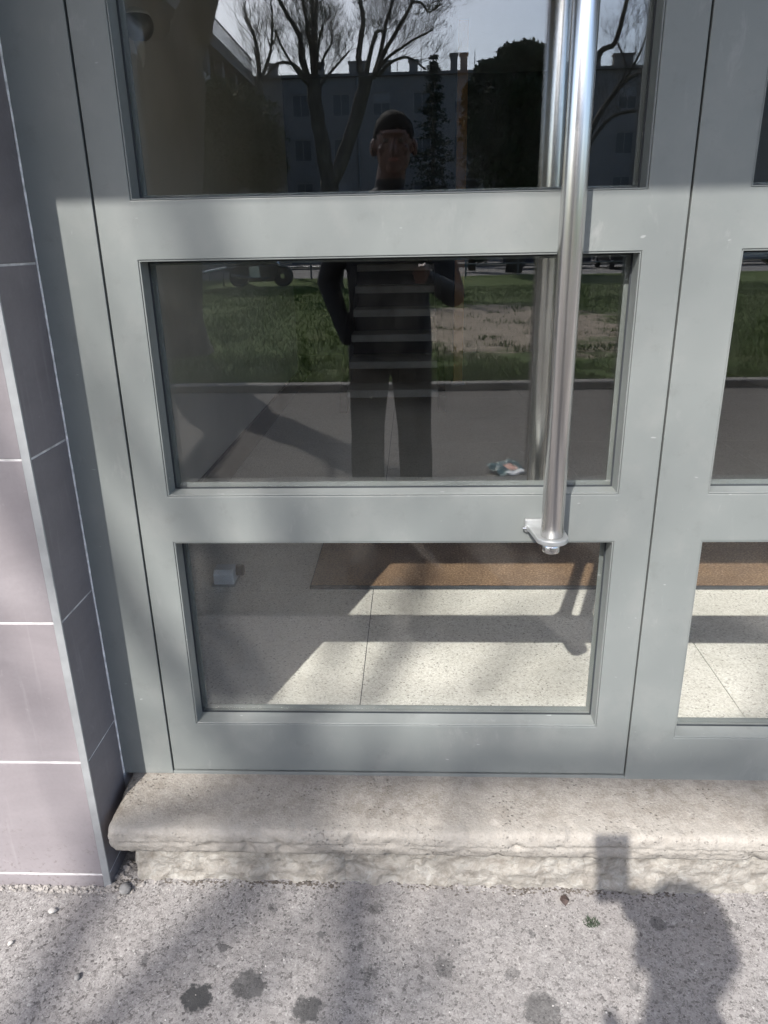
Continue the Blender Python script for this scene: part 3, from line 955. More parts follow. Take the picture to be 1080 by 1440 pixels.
rs = np.random.RandomState(5)
NB = 130000
vs, fs = np.zeros((NB * 3, 3)), []
k = 0
while k < NB:
    u = rs.rand()
    y = -5.78 - (u ** 1.7) * 16.0
    half = 3.0 + 0.62 * (-y)
    x = rs.uniform(-half * 0.9, half)
    if bare(x, y) and rs.rand() > 0.05:
        k += 0.34
        k = int(k) if rs.rand() > 0.34 else int(k) + 0
        if rs.rand() < 0.3:
            NB -= 1
        continue
    patch = noise.noise(Vector((x * 0.8, y * 0.8, 6)))
    h = (0.035 + 0.05 * max(0, patch + 0.35)) * rs.uniform(0.5, 1.5)
    w = 0.0035 * rs.uniform(0.8, 1.8) * (1 + (-y - 5.7) * 0.09)
    a = rs.uniform(0, math.pi)
    z = lawn_z(x, y) - 0.004
    dx, dy = math.cos(a) * w, math.sin(a) * w
    lx, ly = rs.uniform(-.5, .5) * h, rs.uniform(-.5, .5) * h
    vs[k * 3] = (x - dx, y - dy, z)
    vs[k * 3 + 1] = (x + dx, y + dy, z)
    vs[k * 3 + 2] = (x + lx, y + ly, z + h)
    k += 1
n = k
me = bpy.data.meshes.new('grass')
me.from_pydata(vs[:n * 3].tolist(), [], [(3 * i, 3 * i + 1, 3 * i + 2) for i in range(n)])
tag(link('grass', me, M['blade']), kind='stuff')

rl = thing('park_railing', (0, -28.5, 0.08), 'low grey metal railing along the far edge of the lawn', 'railing', kind='thing')
for xx in range(-24, 25, 2):
    MB().box(-0.03, 0.03, -0.03, 0.03, -0.05, 0.80).build('post', M['rail'], rl, (xx, 0, 0))
for zr in (0.42, 0.82):
    MB().tube([(-25, 0, zr), (25, 0, zr)], 0.028, 8).build('rail', M['rail'], rl, smooth=True)

# ------------------------------------------------------------------ trees
def twigs(mb, p, d, r, L, lev, rg, upb=0.25, nseg=4, kink=0.35, kids=(2, 4), rmin=0.0024):
    pts, rr = [Vector(p)], [r]
    d = Vector(d).normalized()
    for i in range(nseg):
        d = (d + Vector((rg.uniform(-kink, kink), rg.uniform(-kink, kink), rg.uniform(-kink, kink) + upb * 0.4))).normalized()
        pts.append(pts[-1] + d * (L / nseg))
        rr.append(max(rmin, r * (1 - 0.75 * (i + 1) / nseg)))
    mb.tube(pts, rr, 5 if r > 0.02 else 3, False)
    if lev <= 0:
        return
    for _ in range(rg.randint(*kids)):
        t = rg.uniform(0.25, 1.0)
        i = min(nseg - 1, int(t * nseg))
        q = pts[i].lerp(pts[i + 1], t * nseg - i)
        ax = Vector((rg.uniform(-1, 1), rg.uniform(-1, 1), rg.uniform(-0.3, 0.8)))
        nd = (pts[i + 1] - pts[i]).normalized() + ax * 0.9
        twigs(mb, q, nd, max(rmin, rr[i] * 0.6), L * rg.uniform(0.5, 0.75), lev - 1, rg, upb, nseg, kink, kids, rmin)


def smooth_path(pts, sub=4, wob=0.0, rg=None):
    pts = [Vector(p) for p in pts]
    out = []
    for i in range(len(pts) - 1):
        p0, p1, p2, p3 = pts[max(i - 1, 0)], pts[i], pts[i + 1], pts[min(i + 2, len(pts) - 1)]
        for k in range(sub):
            t = k / sub
            q = 0.5 * ((2 * p1) + (-p0 + p2) * t + (2 * p0 - 5 * p1 + 4 * p2 - p3) * t * t + (-p0 + 3 * p1 - 3 * p2 + p3) * t ** 3)
            if wob and rg and (i or k):
                q = q + Vector((rg.uniform(-wob, wob), rg.uniform(-wob, wob), rg.uniform(-wob, wob)))
            out.append(q)
    out.append(pts[-1])
    return out


def limb(parent, pts, r0, r1, seed, tw=None, ntw=6, tl=0.8, lev=2, sides=10, tr=0.012, upb=0.3, start=0.35, name='limb'):
    rg = random.Random(seed)
    pp = smooth_path(pts, 5, (r0 + r1) * 0.05, rg)
    n_ = len(pp)
    rr = [r0 + (r1 - r0) * (i / (n_ - 1)) ** 0.85 for i in range(n_)]
    rr = [r_ * (1 + 0.07 * rg.uniform(-1, 1)) for r_ in rr]
    base = parent.location
    mb = MB()
    mb.tube([p - base for p in pp], rr, sides)
    o = mb.build(name, M['bark'], parent, smooth=True)
    if tw is not None:
        for _ in range(ntw):
            t = rg.uniform(start, 1.0)
            i = min(n_ - 2, int(t * (n_ - 1)))
            dd = (pp[i + 1] - pp[i]).normalized() + Vector((rg.uniform(-1, 1), rg.uniform(-1, 1), rg.uniform(-.4, .9))) * 0.8
            twigs(tw, pp[i] - base, dd, min(rr[i] * 0.5, tr * 2), tl * rg.uniform(0.6, 1.3), lev, rg, upb)
    return o


# the big plane tree just across the asphalt
TA = thing('plane_tree', (-3.05, -8.0, 0.06), 'thick forked plane tree trunk beyond the kerb, mirrored at the left of the glass', 'tree', kind='thing')
rg = random.Random(4)
tp = smooth_path([(-3.08, -8, 0.0), (-3.05, -8, 0.5), (-2.98, -8, 1.3), (-2.86, -8, 2.2), (-2.76, -8, 3.1), (-2.74, -8, 3.45)], 4)
rr = np.interp([p.z for p in tp], [0, 0.15, 0.5, 1.3, 2.2, 3.1, 3.5], [0.60, 0.48, 0.40, 0.36, 0.35, 0.38, 0.33])
mb = MB()
mb.tube([p - TA.location for p in tp], list(rr), 22)
for i_, v in enumerate(mb.v):
    p = Vector(v)
    q = noise.noise(Vector((p.x * 3, p.y * 3, p.z * 1.2))) * 0.05
    c = Vector((np.interp(p.z, [0, 3.4], [-0.03, 0.3]), 0, p.z))
    mb.v[i_] = tuple(p + (p - c).normalized() * q)
mb.build('trunk', M['bark'], TA, smooth=True)
tw = MB()
limb(TA, [(-2.70, -8, 3.1), (-2.55, -8, 3.5), (-2.33, -8, 3.95), (-1.95, -8.0, 5.0), (-1.45, -7.9, 6.2), (-1.05, -7.8, 7.6)], 0.275, 0.09, 1, tw, 5, 1.5, 2, 16, 0.016)
limb(TA, [(-2.82, -8, 3.1), (-2.87, -8, 3.5), (-2.92, -7.95, 4.1), (-3.4, -7.9, 5.4), (-4.1, -7.9, 6.8), (-4.6, -7.9, 8.6)], 0.19, 0.07, 2, tw, 5, 1.4, 2, 14, 0.016)
limb(TA, [(-2.1, -8.0, 4.7), (-2.2, -8.3, 5.8), (-2.85, -8.7, 7.4), (-3.2, -8.9, 8.5), (-3.75, -9.1, 9.3), (-4.1, -9.3, 10.4)], 0.085, 0.030, 3, tw, 6, 1.2, 2, 10, 0.012)
limb(TA, [(-3.3, -7.9, 5.2), (-3.2, -8.2, 6.4), (-3.45, -8.6, 7.6), (-3.3, -8.8, 9.0), (-3.6, -9.0, 10.4)], 0.07, 0.028, 4, tw, 7, 1.3, 2, 10, 0.013)
limb(TA, [(-1.45, -7.9, 6.2), (-1.75, -8.6, 7.4), (-1.7, -9.1, 8.8), (-1.9, -9.5, 10.2)], 0.06, 0.025, 5, tw, 6, 1.2, 2, 10, 0.012)
limb(TA, [(-2.2, -8.3, 5.8), (-2.35, -8.8, 7.4), (-2.28, -9.0, 8.2), (-1.95, -9.1, 8.75), (-1.5, -9.2, 9.6)], 0.055, 0.035, 9, tw, 3, 0.8, 1, 8, 0.010)  # unseen limb added to soften the head shadow on the asphalt
limb(TA, [(-1.05, -7.8, 7.6), (-0.8, -7.9, 8.8), (-0.9, -8.0, 10.2)], 0.085, 0.035, 7, tw, 6, 1.2, 2, 10, 0.012)
limb(TA, [(-3.45, -8.6, 7.6), (-3.75, -8.9, 8.5), (-3.3, -9.0, 8.85), (-2.8, -9.02, 8.92), (-2.3, -9.0, 8.9), (-1.75, -8.9, 9.05), (-1.2, -8.9, 9.4)], 0.050, 0.040, 8, tw, 3, 0.8, 1, 8, 0.010)  # unseen level branch added to shade the bottom rail and step top
tw.build('twigs', M['bark'], TA, smooth=True)

# pollarded bare tree in the middle of the lawn
TB = thing('bare_pollard_tree', (-2.48, -22.0, 0.06), 'bare pollarded tree with two stems and upright limbs in the middle of the lawn', 'tree', kind='thing')
tw = MB()
limb(TB, [(-2.48, -22, 0), (-2.47, -22, 1.6), (-2.47, -22, 3.1)], 0.36, 0.27, 21, name='trunk', sides=14)
limb(TB, [(-2.47, -22, 2.8), (-2.6, -22, 3.81), (-2.77, -22, 5.0), (-2.8, -22, 5.8)], 0.23, 0.19, 22, name='stem', sides=12)
limb(TB, [(-2.47, -22, 2.8), (-1.98, -22, 3.8), (-1.53, -22, 4.97), (-1.30, -22, 5.75)], 0.20, 0.19, 23, name='stem', sides=12)
BL = [[(-2.8, -22.0, 5.44), (-3.1, -21.9, 6.16), (-3.11, -21.79, 6.7), (-3.58, -21.69, 7.51), (-3.9, -21.6, 8.6)], [(-2.79, -22.0, 5.54), (-2.8, -21.87, 6.24), (-2.84, -21.75, 6.68), (-2.94, -21.62, 7.39), (-3.1, -21.5, 8.5)], [(-2.77, -22.0, 5.44), (-2.8, -22.43, 6.74), (-2.83, -22.87, 7.8), (-2.8, -23, 9.2)], [(-2.74, -22.0, 5.54), (-2.76, -22.49, 6.75), (-2.72, -22.97, 7.82), (-2.6, -23.1, 9.2)], [(-2.74, -22.0, 5.54), (-2.57, -21.66, 6.47), (-2.39, -21.33, 6.85)], [(-2.61, -22.0, 5.93), (-2.48, -22.24, 6.31), (-2.3, -22.48, 6.62)], [(-2.69, -22.0, 5.39), (-2.45, -22.27, 5.78), (-1.8, -22.53, 6.46)], [(-2.88, -22.0, 5.5), (-3.08, -21.5, 5.65), (-3.4, -21.01, 6.12), (-3.57, -20.51, 6.55)], [(-2.9, -22.0, 5.54), (-3.3, -22.03, 6.04), (-3.8, -22.06, 6.11), (-4.24, -22.09, 5.81), (-4.45, -22.12, 6.52)], [(-2.9, -22.0, 5.69), (-2.96, -21.66, 6.11), (-2.96, -21.33, 6.36)]]
BR = [[(-1.41, -22.0, 5.65), (-1.51, -22.02, 6.19), (-1.36, -22.05, 7.08), (-1.43, -22.07, 7.55), (-1.5, -22.1, 8.8)], [(-1.34, -22.0, 5.65), (-1.18, -21.86, 6.24), (-0.99, -21.72, 6.7), (-0.79, -21.58, 6.68)], [(-1.12, -22.0, 5.69), (-0.93, -22.35, 6.29), (-0.76, -22.7, 7.13), (-0.57, -23.05, 7.78), (-0.4, -23.3, 8.9)], [(-1.04, -22.0, 5.72), (-0.8, -21.87, 6.23), (-0.36, -21.73, 6.84), (0.01, -21.6, 7.39), (0.4, -21.5, 8.4)], [(-0.03, -21.6, 7.35), (0.23, -21.63, 7.32), (0.42, -21.26, 7.02), (0.73, -20.9, 7.1)], [(-1.04, -22.0, 5.72), (-0.75, -21.98, 6.11), (-0.09, -21.95, 6.5), (0.55, -21.93, 6.77)], [(-0.98, -22.0, 5.72), (-0.64, -21.76, 5.97), (-0.15, -21.52, 6.05), (0.33, -21.28, 5.71)]]
rB = [.095, .075, .095, .085, .05, .05, .055, .05, .055, .035, .10, .08, .075, .075, .04, .055, .06]
for k, (pts, r_) in enumerate(zip(BL + BR, rB)):
    limb(TB, pts, r_, r_ * 0.42, 30 + k, tw, 21, 0.72, 3, 8, 0.0042, 0.3, 0.3)
tw.build('twigs', M['bark'], TB, smooth=True)

# bare tree at the right, partly behind the pull bar
TC = thing('leaning_bare_tree', (5.66, -26.0, 0.06), 'slender bare tree with long slanting limbs, mirrored right of the pull bar', 'tree', kind='thing')
tw = MB()
Cp = [[(5.66, -26.0, 0.0), (5.66, -26.0, 1.48), (5.56, -25.86, 3.49), (5.66, -25.9, 4.4)], [(5.65, -25.9, 4.3), (6.34, -26.35, 5.44), (7.16, -26.7, 6.31), (8.16, -27.05, 6.66)], [(5.66, -25.9, 4.3), (5.83, -25.79, 6.68), (6.34, -25.59, 7.11), (6.5, -25.38, 7.91), (6.7, -25.3, 9)], [(6.98, -26.65, 6.19), (7.34, -26.3, 6.96), (7.46, -25.85, 7.72)], [(5.60, -25.95, 3.9), (6.55, -26.16, 5.1), (7.85, -26.32, 5.3)], [(6.26, -26.3, 5.39), (6.95, -26.38, 6.46), (6.69, -26.75, 7.36)]]
for k, (pts, r0) in enumerate(zip(Cp, (0.2, 0.11, 0.11, 0.05, 0.08, 0.05))):
    limb(TC, pts, r0, r0 * 0.45 if k else 0.13, 60 + k, tw if k else None, 15, 0.85, 3, 8, 0.005, 0.3, 0.3, name='limb' if k else 'trunk')
tw.build('twigs', M['bark'], TC, smooth=True)
# small bare tree far left, between wing and bush
TD = thing('small_bare_tree', (-6.75, -35.0, 0.08), 'small twiggy bare tree before the balconied wing', 'tree', kind='thing')
tw = MB()
limb(TD, [(-6.75, -35, 0), (-6.7, -35, 4), (-6.7, -35, 8.2)], 0.2, 0.12, 80, tw, 10, 1.4, 2, name='trunk', start=0.6, tr=0.012)
limb(TD, [(-6.7, -35, 8.0), (-6.76, -35, 9.5), (-7.17, -35.2, 10.6)], 0.11, 0.04, 81, tw, 14, 1.5, 3, tr=0.012)
limb(TD, [(-6.7, -35, 8.0), (-6.1, -34.8, 9.2), (-5.9, -34.6, 10.6)], 0.09, 0.04, 82, tw, 12, 1.3, 3, tr=0.012)
tw.build('twigs', M['bark'], TD, smooth=True)


def foliage(parent, blobs, n, leaf, mat, seed, name='crown', shell=0.55):
    """many small leaf faces spread through lumpy ellipsoids: (centre, radii)"""
    r_ = np.random.RandomState(seed)
    vols = np.array([b[1][0] * b[1][1] * b[1][2] for b in blobs]) ** (2 / 3)
    vols /= vols.sum()
    V, F = [], []
    for (c, rad), fr in zip(blobs, vols):
        m_ = int(n * fr)
        d_ = r_.normal(size=(m_, 3))
        d_ /= np.linalg.norm(d_, axis=1)[:, None]
        rr_ = shell + (1 - shell) * r_.rand(m_) ** 0.6
        for dd, q in zip(d_, rr_):
            bump_ = 1 + 0.22 * noise.noise(Vector(dd * 3.1) + Vector(c))
            p = np.array(c) + dd * np.array(rad) * q * bump_
            a = r_.normal(size=3)
            a /= np.linalg.norm(a)
            b = np.cross(a, r_.normal(size=3))
            b /= np.linalg.norm(b)
            s_ = leaf * r_.uniform(0.6, 1.4)
            k0 = len(V)
            V += [tuple(p - a * s_), tuple(p + b * s_ * 0.5), tuple(p + a * s_), tuple(p - b * s_ * 0.5)]
            F.append((k0, k0 + 1, k0 + 2, k0 + 3))
    return MB().add(V, F).build(name, mat, parent)


EB = thing('evergreen_bush_tree', (-6.15, -26.0, 0.06), 'round dark evergreen small tree behind the forked trunk', 'tree', kind='thing')
MB().tube([(0, 0, 0), (0.03, 0, 1.9), (0, 0, 4.0)], [0.2, 0.16, 0.12], 10).build('trunk', M['bark'], EB, smooth=True)
foliage(EB, [((0.0, 0, 4.7), (1.8, 1.7, 1.65)), ((-0.7, 0.1, 4.0), (1.25, 1.2, 1.2)), ((0.95, 0, 4.0), (0.95, 1.1, 1.15)), ((-0.3, 0.3, 5.7), (0.95, 0.9, 0.8))], 17000, 0.085, M['leafbush'], 3, shell=0.35)
PT = thing('umbrella_pine', (4.15, -31.0, 0.06), 'large dark round pine in front of the long apartment block', 'tree', kind='thing')
MB().tube([(0, 0, 0), (0.1, 0, 2.2), (0.0, 0, 5.5)], [0.35, 0.28, 0.2], 12).build('trunk', M['bark'], PT, smooth=True)
bl = [((0, 0, 5.3), (2.3, 2.2, 2.6))]
rg = random.Random(8)
for k in range(46):
    a, e = rg.uniform(0, 2 * math.pi), rg.uniform(-0.35, 1.45)
    bl.append(((2.2 * math.cos(a) * math.cos(e), 2.1 * math.sin(a) * math.cos(e), 5.3 + 2.65 * math.sin(e)), (0.42, 0.42, 0.40)))
foliage(PT, bl, 32000, 0.10, M['leafdark'], 9, shell=0.3)
for px_, py_, h_, s_ in ((1.15, -46.0, 11.2, 1.0), (2.6, -33.5, 4.6, 1.0)):
    if h_ > 6:
        CT = thing('conifer', (px_, py_, 0.08), 'narrow dark conifer rising just above the far roof line', 'tree', kind='thing')
    else:
        CT = thing('dark_conifer', (px_, py_, 0.08), 'low dark conifer in front of the round pine', 'tree', kind='thing')
    MB().tube([(0, 0, 0), (0, 0, h_ - 0.1)], [0.18, 0.02], 8).build('trunk', M['bark'], CT, smooth=True)
    rg = random.Random(int(h_))
    V, F = [], []
    z_ = h_ * 0.12
    while z_ < h_ - 0.1:
        L_ = (h_ - z_) * 0.22 * rg.uniform(0.55, 1.35) + 0.12
        for q in range(7):
            a = rg.uniform(0, 2 * math.pi)
            tip = Vector((math.cos(a) * L_, math.sin(a) * L_, z_ - L_ * 0.15))
            for s in range(16):
                p = Vector((0, 0, z_)).lerp(tip, rg.uniform(0.1, 1.0))
                k0 = len(V)
                dd = Vector((rg.uniform(-1, 1), rg.uniform(-1, 1), rg.uniform(-.8, .5))) * 0.24
                ee = Vector((rg.uniform(-1, 1), rg.uniform(-1, 1), rg.uniform(-1, 1))) * 0.06
                V += [p, p + dd * 0.5 + ee, p + dd, p + dd * 0.5 - ee]
                F.append((k0, k0 + 1, k0 + 2, k0 + 3))
        z_ += rg.uniform(0.08, 0.30)
    MB().add(V, F).build('crown', M['leafconif'], CT)

# ------------------------------------------------------------------ far buildings
AB = thing('long_apartment_block', (0, -60, 0), 'long flat roofed apartment block in shade behind the park, chimneys on its roof', 'building', kind='thing')
bx, bz, holes = [-16.0], [0.0], set()
x = -15.0
while x < 36:
    bx += [x, x + 1.3]
    x += 3.0
bx.append(38.0)
for fl in range(4):
    bz += [1.2 + fl * 3.0, 2.7 + fl * 3.0]
bz.append(12.75)
for i in range(1, len(bx) - 1, 2):
    for j in range(1, len(bz) - 1, 2):
        holes.add((i, j))
mb = MB()
grid_panel(mb, bx, bz, holes, 0.0, -0.3)
mb.f = [f[::-1] for f in mb.f]
mb.build('wall', M['far'], AB)
MB().box(-16.0, 38.0, -11.0, -0.35, 0.0, 12.72).build('core', M['far'], AB)
MB().box(-16.2, 38.2, -11.2, 0.25, 12.755, 12.95).build('roof', M['kerbm'], AB)
wf = grid_panel(MB(), [-.65, -.59, -.03, .03, .59, .65], [0, .06, 1.44, 1.5], {(1, 1), (3, 1)}, -0.06, -0.12).mesh('window')
wf.materials.append(M['fartrim'])
wp = MB().box(-.60, .60, -0.11, -0.085, 0.05, 1.45).mesh('pane')
wp.materials.append(M['fardark'])
sh = MB().box(-.59, .59, -0.10, -0.05, 0.8, 1.44).mesh('shutter')
sh.materials.append(M['fartrim'])
for (i, j) in sorted(holes):
    w = link('window', wf, None, AB, (bx[i] + 0.65, 0, bz[j]))
    link('pane', wp, None, w)
    if rnd.random() < 0.25:
        link('shutter', sh, None, w)
cm = MB()
cm.box(-.32, .32, -.3, .3, 0, 0.95)
cm.box(-.40, .40, -.38, .38, 0.951, 1.05)
cmm = cm.mesh('chimney')
cmm.materials.append(M['far'])
for x in (-7.0, -4.46, -3.9, -1.97, 0.02, 13.45, 15.05, 15.8, -10.5, 20.0, 24.0):
    link('chimney', cmm, None, AB, (x, -1.5, 12.951))
cm = MB()
cm.box(-.25, .25, -.3, .3, 0, 1.25)
cm.box(-.33, .33, -.38, .38, 1.251, 1.38)
cmm = cm.mesh('chimney')
cmm.materials.append(M['far'])
for x in (3.02, 3.75):
    link('chimney', cmm, None, AB, (x, -1.5, 12.951))
for x in (-1.2, 4.6, 0.6, 17.2):
    MB().tube([(x, -2, 12.9), (x, -2, 14.6)], 0.03, 5).build('aerial', M['rail'], AB)
MB().tube([(-4.1, 0.08, 0), (-4.1, 0.08, 12.7)], 0.09, 8).build('downpipe', M['rail'], AB)

WB = thing('balconied_wing', (-12.0, -45, 0), 'apartment wing with open roof terrace and railings beside the park', 'building', kind='thing')
MB().box(-10, 0, -14.9, 17, 0, 10.6).build('wall', M['far'], WB)
MB().box(-10, 0.35, -14.9, 17.3, 12.25, 12.95).build('roof', M['kerbm'], WB)
for k in range(9):
    MB().box(-0.55, -0.05, -14.6 + k * 3.8, -14.0 + k * 3.8, 10.602, 12.248).build('column', M['far'], WB)
for fl in range(3):
    for k in range(6):
        b = MB().box(0.0015, 1.2, -13.5 + k * 5, -10.3 + k * 5, 2.6 + fl * 2.9, 2.8 + fl * 2.9).build('balcony', M['farwhite'], WB)
        MB().box(1.12, 1.17, -13.5 + k * 5, -10.3 + k * 5, 2.802 + fl * 2.9, 3.7 + fl * 2.9).build('railing', M['rail'], b)
        ww = MB().box(0.0015, 0.05, -12.9 + k * 5, -11.1 + k * 5, 2.85 + fl * 2.9, 4.9 + fl * 2.9).build('window', M['fardark'], WB)
mb = MB()
for k in range(105):
    y = -14.8 + k * 0.3
    mb.box(0.2, 0.24, y, y + 0.03, 12.952, 14.0)
mb.box(0.18, 0.26, -14.9, 17.2, 14.002, 14.06)
tag(mb.build('roof_railing', M['rail'], WB))

# ------------------------------------------------------------------ vehicles in the far street
def car(name, loc, rz, paint, label, group='cars parked in the far street'):
    t = thing(name, loc, label, 'car', group, 'thing', rz)
    body = MB().prism([(-2.05, 0.28), (-2.1, 0.62), (-2.0, 0.86), (-1.55, 0.93), (-1.0, 1.0), (1.1, 0.96), (1.85, 0.82), (2.08, 0.62), (2.06, 0.28)], 'y', -0.85, 0.85)
    body.build('body', paint, t, bevel=0.07, seg=3)
    cab = MB()
    lo = [(-1.75, 0.98), (-1.2, 1.44), (0.35, 1.46), (1.15, 0.97)]
    for s in (-1, 1):
        cab.v += [(x, s * (0.80 if z < 1.1 else 0.62), z) for x, z in lo]
    cab.f = [(0, 1, 2, 3), (7, 6, 5, 4), (0, 4, 5, 1), (1, 5, 6, 2), (2, 6, 7, 3), (3, 7, 4, 0)]
    cab.mi = [0] * 6
    cab.build('cabin_glass', M['fardark'], t, bevel=0.04)
    MB().prism([(-1.15, 1.42), (-1.1, 1.475), (0.25, 1.49), (0.38, 1.44)], 'y', -0.6, 0.6).build('roof', paint, t, bevel=0.02)
    for x in (-1.3, 1.3):
        for s in (-1, 1):
            w = MB().tube([(x, s * 0.68, 0.31), (x, s * 0.87, 0.31)], 0.31, 20).build('wheel', M['rubber'], t, bevel=0.03)
            MB().tube([(x, s * 0.872, 0.31), (x, s * 0.885, 0.31)], 0.19, 14).build('rim', M['chrome'], w)
    for s in (-1, 1):
        MB().box(2.0, 2.09, s * 0.62 - 0.16, s * 0.62 + 0.16, 0.62, 0.74).build('headlight', M['white'], t, bevel=0.02)
        MB().box(-2.11, -2.02, s * 0.66 - 0.12, s * 0.66 + 0.12, 0.66, 0.82).build('tail_light', M['red'], t, bevel=0.02)
    MB().box(2.075, 2.10, -0.26, 0.26, 0.40, 0.50).build('plate', M['white'], t)


car('parked_car', (6.3, -36.5, 0.02), R(0), M['car1'], 'dark blue parked car mirrored left of the pull bar')
car('parked_car', (9.6, -35.0, 0.02), R(90), M['car2'], 'black parked car seen end on, mirrored right of the pull bar')
car('parked_car', (16.2, -37.0, 0.02), R(0), M['car3'], 'silver parked car mirrored in the right side panel')

MO = thing('parked_motorcycle', (-5.0, -23.6, 0.08), 'black motorcycle with pale side panel parked on the grass', 'motorcycle', kind='thing')
for x in (-0.72, 0.72):
    w = MB()
    ring = [(x + 0.29 * math.cos(a), 0, 0.30 + 0.29 * math.sin(a)) for a in np.linspace(0, 2 * math.pi, 25)]
    w.tube(ring, 0.055, 8, False)
    wo = w.build('wheel', M['rubber'], MO, smooth=True)
    MB().tube([(x, -0.05, 0.30), (x, 0.05, 0.30)], 0.24, 16).build('rim', M['black'], wo)
    MB().tube([(x, -0.06, 0.30), (x, 0.06, 0.30)], 0.07, 12).build('hub', M['chrome'], wo)
MB().prism([(-0.72, 0.62), (-0.75, 0.80), (-0.45, 0.84), (-0.02, 0.76), (-0.02, 0.66), (-0.4, 0.62)], 'y', -0.14, 0.14).build('seat', M['black'], MO, bevel=0.03, seg=3)
MB().ball((0.22, 0, 0.80), (0.32, 0.17, 0.16), 16, 10).build('tank', M['car2'], MO, smooth=True)
MB().prism([(-0.62, 0.30), (-0.60, 0.60), (0.0, 0.66), (0.58, 0.66), (0.56, 0.40), (0.40, 0.14), (-0.40, 0.14)], 'y', -0.17, 0.17).build('engine', M['black'], MO, bevel=0.04)
MB().prism([(-0.30, 0.20), (-0.34, 0.60), (-0.02, 0.62), (0.02, 0.22)], 'y', 0.175, 0.195).build('side_panel', M['yellow'], MO, bevel=0.02)
MB().tube([(0.74, 0, 0.30), (0.50, 0, 0.98)], 0.045, 10).build('fork', M['chrome'], MO, smooth=True)
MB().tube([(0.42, -0.36, 1.02), (0.50, -0.12, 1.0), (0.50, 0.12, 1.0), (0.42, 0.36, 1.02)], 0.018, 8).build('handlebar', M['black'], MO, smooth=True)
MB().ball((0.60, 0, 0.90), (0.10, 0.12, 0.12), 14, 9).build('headlight', M['chrome'], MO, smooth=True)
MB().tube([(0.3, 0.19, 0.24), (-0.35, 0.21, 0.26), (-0.92, 0.22, 0.36)], [0.03, 0.04, 0.045], 10).build('exhaust', M['rail'], MO, smooth=True)
MB().prism([(0.44, 0.86), (0.62, 1.02), (0.52, 1.20), (0.46, 1.05)], 'y', -0.16, 0.16).build('windscreen', M['black'], MO, bevel=0.02)
BR_ = thing('white_barrier_pole', (-7.0, -24.2, 0.08), 'low slanting white barrier pole left of the parked motorcycle', 'barrier', kind='thing')
MB().tube([(-0.85, 0, 0.30), (0.75, 0, 0.58)], 0.035, 8).build('pole', M['white'], BR_, smooth=True)
for x, z in ((-0.6, 0.34), (0.6, 0.55)):
    MB().tube([(x, 0, -0.03), (x, 0, z)], 0.03, 8).build('post', M['rail'], BR_, smooth=True)

